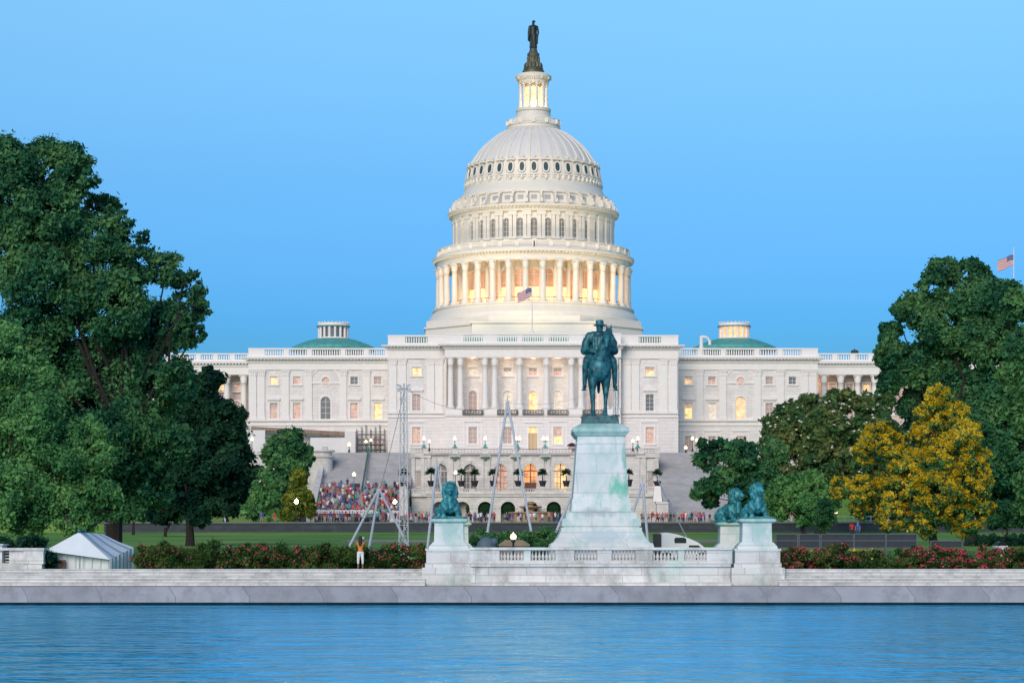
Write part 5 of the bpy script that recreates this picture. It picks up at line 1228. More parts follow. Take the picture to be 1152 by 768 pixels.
# ------------------------------------------------------------------ left end: wall pedestals and tent
d = 84.6
b = MB(); 
b.box(X(-40,d),X(47,d),d,d+1.4,1.5,Z(633,d)); b.box(X(-40,d),X(50,d),d-.12,d+1.5,Z(619,d),Z(616,d)); b.box(X(10,d),X(47,d),d+.06,d+1.3,Z(633,d)+.002,Z(619,d)-.002); b.box(X(27,d),X(49,d),d-.06,d+1.4,Z(634,d),Z(618.9,d)); b.box(X(-40,d),X(2,d),d+.06,d+1.3,Z(633,d)+.002,Z(613,d)); b.box(X(-40,d),X(4,d),d-.1,d+1.42,Z(613,d)+.002,Z(611.5,d))
for k in range(4): 
    b.box(X(3,d),X(26,d),d+.5,d+.8,Z(632,d)+k*.15,Z(632,d)+k*.15+.06)
tag(b.build('marble_end_wall', M['whitewall'], org=(X(10,d),d,1.5)), 'low white marble end wall with square piers at the left edge', 'wall')
def tent():
    d0, d1 = 86.0, 92.0; xl_, xr_ = X(63,d0), X(126,d0); xl_=-23.0; xr_=-19.4
    t = thing('canvas_tent', 'white canvas tent with grey striped roof beside the left pool steps', 'tent', (-21.2,d0,1.5))
    e = 2.86; zr = 3.52; x0,x1,y0,y1 = X(57,d0), X(124,d0), d0, d0+3.6
    xr2 = x1+.9
    b = MB(); b.add([(x0-.25,y0-.3,e-.3),(x1,y0-.1,e-.75),((x0+x1)/2-.1,y0+.2,zr)],[(0,1,2)]); b.build('front_gable', M['tent'], t)
    apex0 = Vector(((x0+x1)/2-.1,y0+.2,zr)); apex1 = Vector((X(115,d0+3.5),y1,3.46)); eR0 = Vector((x1,y0-.1,e-.75)); eR1 = Vector((X(150,d0+3.5),y1,2.75)); eL0 = Vector((x0-.25,y0-.3,e-.3)); eL1 = Vector((x0+.7,y1,e-.1))
    n = 9
    for side, (A0,A1) in enumerate(((eR0,eR1),(eL0,eL1))):
        for k in range(n):
            p = apex0.lerp(apex1,k/n); q_ = apex0.lerp(apex1,(k+1)/n); r_ = A0.lerp(A1,(k+1)/n); s_ = A0.lerp(A1,k/n); b = None
            w1 = w0 if side or k else None
            if side == 0 and k == 0: w0 = MB(); w2 = MB()
            tgt = w2 if (k % 3 == 1) else w0
            m1 = p.lerp(s_,.5)-Vector((0,0,.05)); m2 = q_.lerp(r_,.5)-Vector((0,0,.05))
            tgt.quad(p,q_,m2,m1); tgt.quad(m1,m2,r_,s_)
    w0.build('roof_canvas', M['tent'], t); w2.build('roof_stripe', M['tentstripe'], t)
    b = MB(); N_ = 24
    for (A,B_) in ((eR0,eR1),(Vector((x0+.15,y0+.3,e-.4)),eR0+Vector((-.1,.4,.1)))):
        for k in range(N_):
            f0, f1 = k/N_, (k+1)/N_; nrm = Vector((.0,0,0)); o0 = .05*math.sin(k*1.7); o1 = .05*math.sin((k+1)*1.7); p = A.lerp(B_,f0)+Vector((o0,-o0,0)); q_ = A.lerp(B_,f1)+Vector((o1,-o1,0))
            b.quad((p.x,p.y,1.45),(q_.x,q_.y,1.45),q_,p)
    b.build('side_wall', M['tent'], t)
    b = MB(); 
    for p in (eL0,eR0,apex0): b.tube((p.x,p.y+.05,1.4),(p.x,p.y+.05,p.z),.035,n=6)
    b.build('tent_pole', M['railmetal'], t)
    b = MB(); b.ball(tuple(apex0+Vector((0,0,.05))),.1,n=8,m=6); b.ball(tuple(apex0+Vector((.15,.3,.08))),.12,.2,.06,n=8,m=6); b.build('vent_cap', M['greenmetal'], t)
    b = MB(); b.box(x0+.35,x0+.75,y0-.05,y0+.1,1.6,2.1); tag(b.build('notice_board', mat('brown_board',(.12,.05,.04),.6), org=(x0+.5,y0,1.6)), 'small dark brown board leaning at the front of the white tent', 'board')
tent()

# ------------------------------------------------------------------ masts and pole frames
def lattice(px, ptop, pbot, d, wpx, label, tapered=True):
    x = X(px,d); zt_, zb_ = Z(ptop,d), max(Z(pbot,d), hgt(0,d)); w2 = S(wpx,d)/2; t = thing('lattice_mast', label, 'mast', (x,d,zb_))
    rr = .035*d/110
    def wd(z): return w2*(1-.35*(z-zb_)/(zt_-zb_)) if tapered else w2
    b = MB(); n = int((zt_-zb_)/(w2*2.2))
    for sx, sy in ((-1,-1),(1,-1),(0,1)): b.tube((x+sx*wd(zb_),d+sy*wd(zb_),zb_),(x+sx*wd(zt_),d+sy*wd(zt_),zt_),rr,n=6)
    b.build('chord', M['railmetal'], t); b = MB()
    cs = ((-1,-1),(1,-1),(0,1))
    for k in range(n):
        z0 = zb_+(zt_-zb_)*k/n; z1 = zb_+(zt_-zb_)*(k+1)/n
        for i in range(3):
            a, c = cs[i], cs[(i+1)%3]
            if k % 2: a, c = c, a
            b.tube((x+a[0]*wd(z0),d+a[1]*wd(z0),z0),(x+c[0]*wd(z1),d+c[1]*wd(z1),z1),rr*.6,n=4); b.tube((x+a[0]*wd(z0),d+a[1]*wd(z0),z0),(x+c[0]*wd(z0),d+c[1]*wd(z0),z0),rr*.6,n=4)
    b.build('lacing', M['railmetal'], t)
    b = MB(); b.tube((x-w2*1.3,d,zt_-.25),(x+w2*1.3,d,zt_-.25),.05,n=6); b.tube((x,d,zt_-.6),(x,d,zt_+.1),.06,n=6)
    for s in (-1,1): b.box(x+s*w2*1.2-.1,x+s*w2*1.2+.1,d-.12,d+.12,zt_-.42,zt_-.18); b.tube((x+s*w2*.6,d-.2,zt_-.1),(x+s*w2*1.4,d-.2,zt_+.02),.06,n=6)
    b.box(x-w2*.9,x-w2*.2,d-.15,d+.1,zt_-1.0,zt_-.8); b.build('pulley_head', M['railmetal'], t)
lattice(454.3, 433, 632, 112, 10.5, 'tall steel lattice mast standing on the lawn left of the lion')
lattice(692.5, 420, 600, 150, 7, 'steel lattice mast half hidden behind the bronze rider and pedestal')
def poles(pts, label, r=.055, name='pole_frame', cat='pole frame', collar=True):
    t = None
    for i, (pa, da, pb, db) in enumerate(pts):
        Db = dist(da)+(db-da); A = Vector((X(pa[0],da),da,Z(pa[1],da))); B_ = Vector((XA(pb[0],Db),db,ZA(pb[1],Db))); B_.z = max(B_.z, hgt(0,db)-.02) if db < 206 else B_.z
        if t is None: t = thing(name, label, cat, A); apex = A
        b = MB(); b.tube(A, B_, r, r, 10); b.lathe(B_.x,B_.y,[(r*2.2,B_.z-.03),(r*2.2,B_.z+.03)],8); b.build('leg', M['railmetal'], t)
    if collar: b = MB(); b.box(apex.x-.16,apex.x+.16,apex.y-.1,apex.y+.1,apex.z-.22,apex.z+.03); b.tube(apex, apex+Vector((0,0,.45)), .04, n=6); b.box(apex.x-.1,apex.x+.1,apex.y-.16,apex.y-.1,apex.z-.45,apex.z-.25); b.build('pulley_block', M['railmetal'], t)
poles([((426.5,550),118,(414.5,621),110),((426.5,550),118,(464,623),108),((425,552),118,(388,624),114)], 'short steel tripod on the lawn above the photographing woman', .085)
poles([((571,451),142,(548.5,598),137),((571,451),142,(598,600),136)], 'tallest pair of leaning steel poles meeting before the centre windows', .11)
poles([((491.5,523),112,(480,624),105),((491.5,523),112,(508,610),108)], 'leaning steel pole pair rising behind the left lion', .085)
poles([((723,543),112,(729.5,617),108),((723,543),112,(700,612),108)], 'leaning steel pole pair just right of the tall pedestal', .085)
poles([((662,512),130,(624,602),126),((662,512),130,(690,602),126)], 'pole pair hidden by the tall pedestal save one leg on its left', .10)
def cable(label, p0, d0, p1, d1, r=.012, sag=.6):
    A = Vector((X(p0[0],d0),d0,Z(p0[1],d0))); B_ = Vector((X(p1[0],d1),d0+dist(d1)-dist(d0),Z(p1[1],d1))); b = MB(); n = 14; pr_ = None
    for k in range(n+1):
        f = k/n; p = A.lerp(B_,f)-Vector((0,0,sag*4*f*(1-f))); 
        if pr_ is not None: b.tube(pr_,p,r,n=5)
        pr_ = p
    tag(b.build('cable', mat('cable_steel',(.35,.38,.42),.5), org=A), label, 'cable')
cable('thin stay from the lattice mast top down towards the left staircase', (454,442), 112, (428,548), 118, .018, .2)
cable('thin stay slanting down right beside the right staircase', (737,533), 150, (772,603), 130, .045, .1)
cable('faint wire strung from the left mast head to the central pole pair', (456,437), 112, (571,453), 142, .012, 1.0)
cable('faint wire strung from the central pole pair to the mast behind the rider', (571,453), 142, (692,430), 150, .012, .8)
cable('short stay from the pole pair right of the pedestal up to its apex', (724,543), 112, (737,533), 150, .02, .1)

# ------------------------------------------------------------------ low things on the lawn
t = thing('stone_retaining_wall', 'long low dark stone wall between the lawn and the crowd', 'wall', (0,205,5.2))
b = MB(); b.box(-52,70,204.9,205.9,5.0,6.45); b.build('wall_face', M['greystone'], t); b = MB(); b.box(-52,70,204.75,206.05,6.452,6.62); b.build('wall_coping', mat('coping_grey',(.16,.18,.19),.8,var=.2), t)
d = 106; b = MB(); x0,x1 = X(383,d),X(441,d); z0 = hgt(0,d)
for k in range(46):
    f = RNG.random(); xx = x0+(x1-x0)*f; b.ball((xx,d+RNG.uniform(-.3,.3),z0+RNG.uniform(.05,.42)),RNG.uniform(.18,.34),.25,RNG.uniform(.14,.24),n=7,m=5)
b.box(x0-.1,x1+.1,d-.42,d+.42,z0+.52,z0+.66); tag(b.build('rubble_wall', mat('dark_rubble',(.05,.08,.12),.8,col2=(.015,.02,.03),scale=3,bump=.5), org=(x0,d,z0)), 'low dark rubble wall with a flat top behind the photographing woman', 'wall')
b = MB(); d = 108; xx = X(239,d); z0 = hgt(0,d); b.box(xx-.42,xx-.2,d-.3,d+.3,z0-.05,z0+.7); b.box(xx+.2,xx+.42,d-.3,d+.3,z0-.05,z0+.7); b.box(xx-.42,xx+.42,d-.3,d+.3,z0+.701,z0+.9); tag(b.build('black_case_stand', M['black'], org=(xx,d,z0)), 'black arch shaped stand alone on the lawn above the left rose hedge', 'stand')
# panels by the road
for k, pa in enumerate([873,899,924,963-2,997]):
    d = 100.0; pb_ = [897,922,960,996,1031][k]; t = thing('dark_panel_barrier', ['first','second','third','fourth','fifth'][k]+' dark panel barrier from the left in the row behind the right rose hedge', 'barrier', (X(pa,d),d,1.9), 'dark panel barriers behind the rose hedge')
    b = MB(); b.box(X(pa,d)+.04,X(pb_,d)-.04,d,d+.08,Z(615.5,d),Z(601,d)); b.build('panel', M['darkpanel'], t); b = MB(); 
    for zz in (600.7,608,615.9): b.box(X(pa,d),X(pb_,d),d-.05,d-.002,Z(zz,d)-.03,Z(zz,d)+.03)
    for p_ in (pa,pb_): b.box(X(p_,d)-.03,X(p_,d)+.03,d-.06,d+.12,1.8,Z(600.2,d))
    b.build('frame', mat('panel_frame_grey',(.07,.09,.12),.5), t)
d = 102; t = thing('dark_panel_barrier', 'single low dark panel barrier standing apart under the golden tree', 'barrier', (X(1064,d),d,1.9)); b = MB(); b.box(X(1047,d),X(1082,d),d,d+.08,Z(615,d),Z(608.5,d)); b.build('panel', M['darkpanel'], t); b = MB(); b.box(X(1046,d),X(1083,d),d-.05,d-.002,Z(608.3,d)-.03,Z(608.3,d)+.03)
for p_ in (1047,1082): b.box(X(p_,d)-.03,X(p_,d)+.03,d-.06,d+.12,1.8,Z(608,d))
b.build('frame', mat('panel_frame_grey2',(.07,.09,.12),.5), t)
d = 96; t = thing('yellow_rail', 'low yellow guard rail below the dark panels', 'rail', (X(960,d),d,1.7)); b = MB(); b.tube((X(902,d),d,Z(619.5,d)),(X(990,d),d,Z(618,d)),.04,n=6); b.build('rail', mat('dull_yellow',(.35,.26,.05),.6), t); b = MB()
for p_ in (904,920,946,961,981): b.box(X(p_,d)-.05,X(p_,d)+.05,d-.05,d+.05,1.7,Z(616.5,d))
b.build('post', M['yellow'], t)
# railings by the plaza at right
d = 206.5; t = thing('metal_fence', 'long thin grey railing before the path at right', 'fence', (X(1000,d),d,6.4)); b = MB(); b.box(X(872,d),X(1200,d),d,d+.06,7.35,7.42); b.box(X(872,d),X(1200,d),d,d+.06,6.8,6.85)
b.build('rail', M['railmetal'], t); b = MB()
for k in range(34): b.box(X(872+k*9.8,d)-.03,X(872+k*9.8,d)+.03,d,d+.06,6.3,7.35)
b.build('post', M['railmetal'], t)
# pillar lamp + gate lodge behind the balustrade
d = 96; b = MB(); x0 = X(577,d)
b.prism([(X(561,d),Z(614,d)),(X(596,d),Z(614,d)),(X(596,d),Z(612,d)),(X(588,d),Z(607,d)),(X(569,d),Z(607,d)),(X(561,d),Z(612,d))], d-.4, d+.8); b.box(X(562,d),X(595,d),d-.3,d+.7,1.7,Z(614,d)-.002)
tag(b.build('stone_bench_wall', mat('brown_stone',(.30,.24,.19),.8,var=.25,scale=2), org=(x0,d,1.7)), 'squat brown stone block with sloped shoulders behind the balustrade lamp', 'stone block')
t = lamp(577.5, 603.5, 634, 92, 'bright white globe lamp just behind the marble balustrade', 'black', gr=.17)
b = MB(); d = 94
def blob(b, x, y, z, rx, ry, rz, seed):
    r_ = random.Random(seed); b.ball((x,y,z),rx,ry,rz,n=16,m=10); [b.ball((x+r_.uniform(-.6,.6)*rx,y+r_.uniform(-.5,.5)*ry,z+r_.uniform(-.2,.4)*rz),rx*.5,ry*.5,rz*.6,n=12,m=8) for _ in range(5)]
blob(b, X(547,d), d, Z(616,d), .52,.45,.62, 3); b.cap((X(540,d),d,Z(615,d)),(X(556,d),d,Z(609,d)),.18,.22); me = remesh(b,.05,3); me.materials.append(mat('blue_grey_tarp',(.10,.16,.22),.6,var=.3,scale=3)); o = bpy.data.objects.new('covered_heap', me); COL.objects.link(o); tag(o, 'blue grey tarpaulin covered heap behind the balustrade beside the left lion', 'tarpaulin')
# truck behind the balustrade
def truck():
    d = 92.0; t = thing('white_truck', 'white truck with sloping roof seen over the balustrade between pedestal and right lions', 'truck', (X(770,d),d,1.7)); y1 = d+2.3
    sil = [(744,640),(744,600.5),(746,598.6),(752,598.8),(763,601),(775,605),(786,610),(793,615.5),(797,622),(802,626),(803,640)]
    b = MB(); pts = [(X(p,d),Z(q_,d)) for p, q_ in sil]; b.prism(pts, d, y1); body = b.build('body', M['truck'], t); bv = body.modifiers.new('b','BEVEL'); bv.width = .1; bv.segments = 3
    b = MB(); b.prism([(X(p,d),Z(q_,d)) for p, q_ in ((760,604.3),(770,604.3),(772,606),(772,610.5),(759,610.5),(758.5,606))], d-.03, d-.002); b.build('side_window', M['glassdark'], t)
    b = MB(); b.prism([(X(p,d),Z(q_,d)) for p, q_ in ((775,613),(786,613),(792,619),(775,619))], d-.03, d-.002); b.build('front_window', M['glassdark'], t)
    b = MB(); b.box(X(737,d),X(743.6,d),d+.2,y1-.2,1.9,Z(600,d)); b.box(X(730,d),X(737,d),d+.4,y1-.4,1.9,Z(612,d)); b.build('dark_rear_unit', M['black'], t)
    for xx in (750, 790):
        b = MB(); x = X(xx,d); 
        for yy in (d-.02, y1-.28): b.add([], []); b.tube((x,yy,2.05),(x,yy+.3,2.05),.45,n=20)
        w_ = b.build('wheel', M['black'], t); b = MB(); b.tube((x,d-.06,2.05),(x,d-.02,2.05),.22,n=14); b.build('rim', M['railmetal'], w_)
truck()
# parked car at far right
def car(px, d, label, col):
    x = X(px,d); z = hgt(0,d); t = thing('parked_car', label, 'car', (x,d,z)); b = MB()
    b.prism([(x-2.2,z+.3),(x-2.2,z+.8),(x-1.9,z+.9),(x-1.3,z+.95),(x-.8,z+1.4),(x+.7,z+1.42),(x+1.4,z+.95),(x+2.1,z+.85),(x+2.25,z+.6),(x+2.2,z+.3)], d, d+1.7); o = b.build('body', mat('car_paint_'+label[:5].strip(), col, .25), t); bv = o.modifiers.new('b','BEVEL'); bv.width=.08; bv.segments=2
    b = MB(); b.prism([(x-1.1,z+.98),(x-.75,z+1.33),(x-.05,z+1.34),(x-.05,z+.98)], d-.02, d-.002); b.prism([(x+.03,z+.98),(x+.03,z+1.34),(x+.6,z+1.34),(x+1.1,z+.98)], d-.02, d-.002); b.build('window', M['glassdark'], t)
    for s in (-1.35,1.4): b = MB(); b.tube((x+s,d-.05,z+.33),(x+s,d+.2,z+.33),.33,n=16); w_ = b.build('wheel', M['black'], t); b = MB(); b.tube((x+s,d-.07,z+.33),(x+s,d-.051,z+.33),.19,n=12); b.build('rim', M['railmetal'], w_)
d = 110; b = MB(); z0 = hgt(0,d); b.prism([(X(1116,d),z0),(X(1136,d),z0),(X(1135,d),z0+.25),(X(1134,d),Z(613.5,d)),(X(1118,d),Z(613.5,d)),(X(1117,d),z0+.25)], d, d+.5)
tag(b.build('white_barrier', M['truck'], org=(X(1126,d),d,z0)), 'short white concrete barrier behind the rose hedge near the right edge', 'barrier')
# band stage boxes on left
t = thing('speaker_stack', 'dark speaker stack between the band and the steel tripod', 'speaker', (X(421,262),262,7.8)); b = MB(); d=262; b.box(X(416,d),X(420.8,d),d,d+1,7.8,Z(575,d)); b.box(X(421,d),X(426,d),d,d+1,7.8,Z(577,d)); b.build('cabinet', M['black'], t)
t = thing('stage_backdrop', 'black railed panels at the left end of the band', 'stage panel', (X(330,262),262,7.8)); b = MB()
for k in range(3): b.box(X(319+k*8.2,d),X(326.4+k*8.2,d),d,d+.1,Z(587,d),Z(577,d))
b.build('panel', M['darkpanel'], t); b = MB(); b.box(X(318,d),X(344,d),d-.06,d-.002,Z(577,d),Z(576,d)); b.build('top_rail', M['trim'], t)
t = thing('street_sign', 'small dark sign board on a post amid the crowd on the left stairs', 'sign', (X(403.5,274),274,11)); b = MB(); d=274; b.tube((X(398.6,d),d,11),(X(398.6,d),d,Z(544,d)),.07,n=6); b.build('post', M['greenmetal'], t); b = MB(); b.box(X(399,d),X(405,d),d-.1,d,Z(548,d),Z(543.5,d)); b.build('board', M['darkpanel'], t)
# ================================================================== TREES
def leaves_mesh(name, cents, rads, n, size, mt, parent, jitter=.55, up=.25, flat=.8):
    """leaf sized faces strewn in the outer part of each leaf clump"""
    cents = np.array(cents); rads = np.array(rads); w_ = rads**2; w_ = w_/w_.sum()
    idx = RNG.choice(len(cents), size=n, p=w_)
    u = RNG.normal(size=(n,3)); u /= np.linalg.norm(u,axis=1)[:,None]
    rr = np.clip(RNG.normal(.78,.27,n),.1,1.5); rr = np.where(RNG.random(n) < .05, RNG.uniform(1.2,1.9,n), rr)
    pos = cents[idx]+u*(rads[idx]*rr)[:,None]*np.array([1,1,flat])
    nrm = u*.6+RNG.normal(size=(n,3))*jitter+np.array([0,0,up]); nrm /= np.linalg.norm(nrm,axis=1)[:,None]
    t = np.cross(nrm, RNG.normal(size=(n,3))); t /= np.linalg.norm(t,axis=1)[:,None]; s = np.cross(nrm,t)
    sz = size*np.exp(RNG.normal(-.05,.35,n))
    a = t*sz[:,None]; b_ = s*(sz*.55)[:,None]
    V = np.stack([pos-a, pos-a*.1-b_, pos+a, pos-a*.1+b_],axis=1).reshape(-1,3)
    o0 = np.array(ORG[parent.name]); V = (V-o0).astype(np.float32)
    me = bpy.data.meshes.new(name); me.vertices.add(4*n); me.vertices.foreach_set('co', V.ravel()); me.loops.add(4*n); me.loops.foreach_set('vertex_index', np.arange(4*n,dtype=np.int32))
    me.polygons.add(n); me.polygons.foreach_set('loop_start', np.arange(0,4*n,4,dtype=np.int32)); me.polygons.foreach_set('loop_total', np.full(n,4,dtype=np.int32)); me.materials.append(mt); me.update(calc_edges=True)
    o = bpy.data.objects.new(name, me); COL.objects.link(o); o.parent = parent; return o
BI = []
def clumps(blobs, d, depth, k=.30, per=1.0, seed=1, shell=.62):
    """blobs are (px,py,r px) of the crown at distance d; each is broken into many small leaf clumps in depth"""
    r_ = np.random.default_rng(seed); C, R = [], []; BI.clear()
    for bi, (px, py, r) in enumerate(blobs):
        R0_ = S(r, d); cx, cz = X(px,d), Z(py,d); m = int(per*16*max(1,(r/22)**1.0))+6; dy0 = r_.uniform(-.35,.35)*depth
        for _ in range(m):
            u = r_.normal(size=3); u /= np.linalg.norm(u); q = r_.uniform(shell,1)**.7*(1-k*.6)
            rad = R0_*k*r_.uniform(.6,1.25); BI.append(bi)
            C.append((cx+u[0]*q*R0_, d+dy0+u[1]*q*min(R0_,depth), cz+u[2]*q*R0_*.95)); R.append(rad)
    return C, R
def limb(b, p0, p1, r0, r1, seg=5, wob=.08, seed=0):
    r_ = random.Random(seed); p0 = Vector(p0); p1 = Vector(p1); L_ = (p1-p0).length; prev = p0; pr = r0
    for k in range(1, seg+1):
        f = k/seg; p = p0.lerp(p1,f)+Vector((r_.uniform(-1,1),r_.uniform(-1,1),.5*r_.uniform(-1,1)))*L_*wob*(1 if k < seg else 0); r = r0+(r1-r0)*f
        b.cap(prev,p,pr,r,7) if False else b.tube(prev,p,pr,r,8); prev = p; pr = r
def tree(name, label, d, base, blobs, n, size, mt, depth=5, tr=.4, k=.30, per=1.0, seed=1, group=None, cat='tree', trunk_top=None, zb=None, extra=None, jitter=.55, shell=.62, nolimb=False):
    x = X(base[0],d); z0 = hgt(0,d) if zb is None else zb; t = thing(name, label, cat, (x,d,z0), group)
    C, R = clumps(blobs, d, depth, k, per, seed, shell)
    b = MB(); big = sorted(blobs, key=lambda q: -q[2]); ctr = min(blobs, key=lambda q: abs(q[0]-base[0])*.6+abs(q[1]-(base[1]-60))*.2)
    cz = Z(sum(q[1] for q in blobs)/len(blobs), d); zf = z0+(cz-z0)*.55
    fork = Vector((x+(S(10,d)*random.uniform(-1,1)),d,zf))
    b.lathe(x,d,[(tr*1.5,z0-.4),(tr*1.15,z0+.3),(tr,z0+1)],9,cap=False); limb(b,(x,d,z0+.6),fork,tr,tr*.75,5,.02,seed)
    if not nolimb:
        for i, q in enumerate(blobs):
            if q[2] < 12 and len(blobs) > 6 and i % 2: continue
            limb(b, fork.lerp(Vector((x,d,z0)), .25*random.random()), (X(q[0],d),d+random.uniform(-.3,.3)*depth,Z(q[1],d)), tr*.28, tr*.06, 5, .05, seed+i)
            nb = [C[j] for j in range(len(C)) if BI[j] == i][:5]
            for c in nb: limb(b, (X(q[0],d),d,Z(q[1],d)), c, tr*.07, tr*.02, 3, .06, seed+i*7)
    b.build('trunk', M['bark'], t)
    leaves_mesh('crown', C, R, n, size, mt, t, jitter=jitter)
    if extra: extra(t, C, R)
    return t
G_dark = leafmat('dark_green_leaf', (.012,.07,.05), (.045,.165,.075), (.12,.27,.10), .30)
G_deep = leafmat('deep_green_leaf', (.007,.034,.03), (.02,.075,.045), (.04,.12,.06), .3)
G_light = leafmat('bright_green_leaf', (.045,.16,.065), (.11,.30,.10), (.20,.42,.14), .45, .3)
G_mid = leafmat('mid_green_leaf', (.022,.095,.05), (.065,.20,.08), (.13,.30,.10), .35)
G_yel = leafmat('yellow_green_leaf', (.05,.11,.02), (.14,.20,.035), (.26,.30,.06), .5)
G_mag = leafmat('glossy_magnolia_leaf', (.03,.09,.045), (.08,.17,.06), (.19,.22,.08), .35)
Y_bl = leafmat('golden_blossom', (.36,.26,.012), (.62,.45,.025), (.78,.60,.06), .7, .3)
W_bl = mat('white_blossom', (.7,.7,.62), .7); R_bl = mat('crimson_blossom', (.50,.03,.09), .7); P_bl = mat('pink_blossom', (.6,.12,.22), .7)

tree('large_oak_tree', 'huge dark green spreading tree filling the upper left of the view', 110, (128,600),
 [(5,195,48),(50,188,38),(68,176,28),(90,200,28),(108,232,24),(60,250,50),(10,270,55),(118,275,36),(144,252,13),(155,262,10),(150,300,30),(185,302,24),(207,320,22),(60,330,60),(150,395,32),(130,350,50),(190,365,36),(216,345,18),(20,400,60),(100,430,60),(165,430,50),(205,430,26),(60,500,60),(140,500,50),(190,500,34),(120,550,36),(175,552,28),(218,375,14)],
 265000, .132, G_dark, depth=6, tr=.55, k=.25, per=1.5, seed=3)
tree('dark_evergreen_tree', 'very dark tree with drooping skirts just left of the capitol left wing', 140, (214,610),
 [(222,440,26),(248,470,28),(256,500,20),(236,515,36),(212,470,40),(246,555,28),(204,555,28),(266,540,13),(272,505,8),(225,582,14),(262,572,10),(180,575,18),(238,425,14)], 110000, .2, G_deep, depth=5, tr=.35, k=.28, per=1.5, seed=5)
tree('young_broadleaf_tree', 'lighter green feathery tree at the left edge, nearest of the left trees', 96, (-4,640),
 [(5,398,36),(30,425,34),(0,470,52),(45,470,34),(88,500,36),(115,515,22),(60,535,45),(112,555,26),(20,560,45),(85,580,26),(35,590,20),(128,575,12),(0,620,16)], 135000, .10, G_light, depth=4, tr=.3, k=.28, per=1.3, seed=8)
tree('round_maple_tree', 'dense round dark tree before the white walkway, left of the crowded stairs', 240, (322,585), [(325,502,22),(312,512,18),(338,512,15),(323,530,24),(318,545,14),(308,535,12),(340,525,12)], 26000, .3, G_deep if False else G_mid, depth=4, tr=.35, seed=9, zb=7.0, per=1.2)
tree('conical_young_tree', 'small pointed green tree between the dark evergreen and the round tree', 225, (297,594), [(297,535,7),(297,547,12),(290,562,15),(305,563,14),(296,578,15),(280,575,10),(312,578,10)], 20000, .24, G_light, depth=3, tr=.18, seed=10, zb=6.6)
tree('yellowish_young_tree', 'small yellow green tree with an orange lamp shining through it', 218, (337,594), [(337,532,8),(336,545,12),(332,560,14),(342,562,12),(330,575,12),(345,575,10),(322,578,9)], 18000, .22, G_yel, depth=3, tr=.18, seed=11, zb=6.6)
for i, (px, d_) in enumerate(((186,180),(150,190),(100,170))):
    tree('small_park_tree', ['thin trunked park tree behind the tent, right of two','thin trunked park tree behind the tent, middle one','thin trunked park tree behind the tent, leftmost'][i], d_, (px,600), [(px,570,16),(px-10,578,12),(px+11,577,12)], 9000, .2, G_mid, depth=3, tr=.16, seed=20+i, per=1.2)
# right
tree('large_elm_tree', 'big dark green tree with rounded layers at the upper right', 140, (1092,600),
 [(1066,303,20),(1090,308,22),(1050,325,22),(1095,345,34),(1032,347,24),(1062,370,36),(1110,385,34),(1003,375,16),(997,400,18),(1020,410,30),(1065,425,38),(1110,440,38),(1035,452,22),(1000,430,16),(1090,490,42),(1130,470,40),(1130,520,40),(1120,560,30),(1130,335,24),(1013,350,12),(1110,305,10),(1090,560,24)], 230000, .175, G_dark, depth=6, tr=.5, k=.25, per=1.5, seed=31)
tree('sycamore_tree', 'lighter green tree cut by the right edge, in front of the big dark tree', 112, (1190,630),
 [(1148,345,24),(1135,365,12),(1160,390,32),(1146,425,24),(1166,455,36),(1150,500,24),(1165,540,30),(1155,575,20),(1180,420,50)], 70000, .15, G_light if False else G_mid, depth=4, tr=.35, k=.27, per=1.5, seed=33)
def blossoms(t, C, R):
    C = np.array(C); R = np.array(R); zlo, zhi = C[:,2].min(), C[:,2].max(); keep = []
    for c, r in zip(C, R):
        f = (c[2]-zlo)/(zhi-zlo); 
        if RNG.random() < .62+.6*f: keep.append((c, r))
    cc = [ (c[0],c[1]-r*.15,c[2]+r*.38) for c, r in keep]; rr = [r*.95 for c, r in keep]
    leaves_mesh('blossom', cc, rr, 150000, .085, Y_bl, t, jitter=.8)
tree('golden_rain_tree', 'golden yellow flowering tree behind the right rose hedge', 106, (1052,622),
 [(1058,448,18),(1053,465,22),(1075,470,20),(1045,488,20),(1082,495,22),(990,498,24),(975,508,18),(1008,505,20),(1020,525,26),(1060,520,32),(1098,520,20),(950,548,15),(968,552,20),(942,555,9),(1010,555,30),(1050,555,34),(1090,552,26),(1107,540,13),(970,572,14),(1040,585,24),(1085,582,26),(1003,582,20),(1108,572,10)], 70000, .10, G_mid, depth=4, tr=.28, k=.17, per=3.4, seed=40, extra=blossoms)
def magn(t, C, R):
    C = np.array(C); R = np.array(R); idx = RNG.choice(len(C), 420); b = MB()
    for i in idx:
        u = RNG.normal(size=3); u[1] = -abs(u[1]); u /= np.linalg.norm(u); p = C[i]+u*R[i]*.95; b.ball(tuple(p), .17,.17,.12,n=6,m=4)
    b.build('blossom', W_bl, t)['kind'] = 'stuff'
tree('magnolia_tree', 'broad dark magnolia dotted with white flowers below the right connector', 190, (925,600), [(868,480,14),(885,468,18),(910,458,22),(945,452,20),(975,455,18),(895,492,28),(930,482,30),(868,500,15),(962,490,25),(900,518,25),(935,520,28),(985,480,18),(965,530,22),(992,452,18),(1002,490,22),(990,520,22),(872,535,20),(860,560,16)], 80000, .25, G_mag, depth=5, tr=.4, k=.27, per=1.4, seed=50, zb=5.2, extra=magn)
tree('spreading_dark_tree', 'wide dark tree reaching over the right staircase', 150, (845,612), [(796,516,14),(812,505,14),(832,512,20),(793,545,10),(800,560,12),(850,530,22),(815,540,20),(846,552,22),(832,570,14),(868,545,20),(790,498,6),(785,555,8),(870,510,16)], 50000, .2, G_deep if False else G_dark, depth=4, tr=.3, k=.28, per=1.4, seed=51)
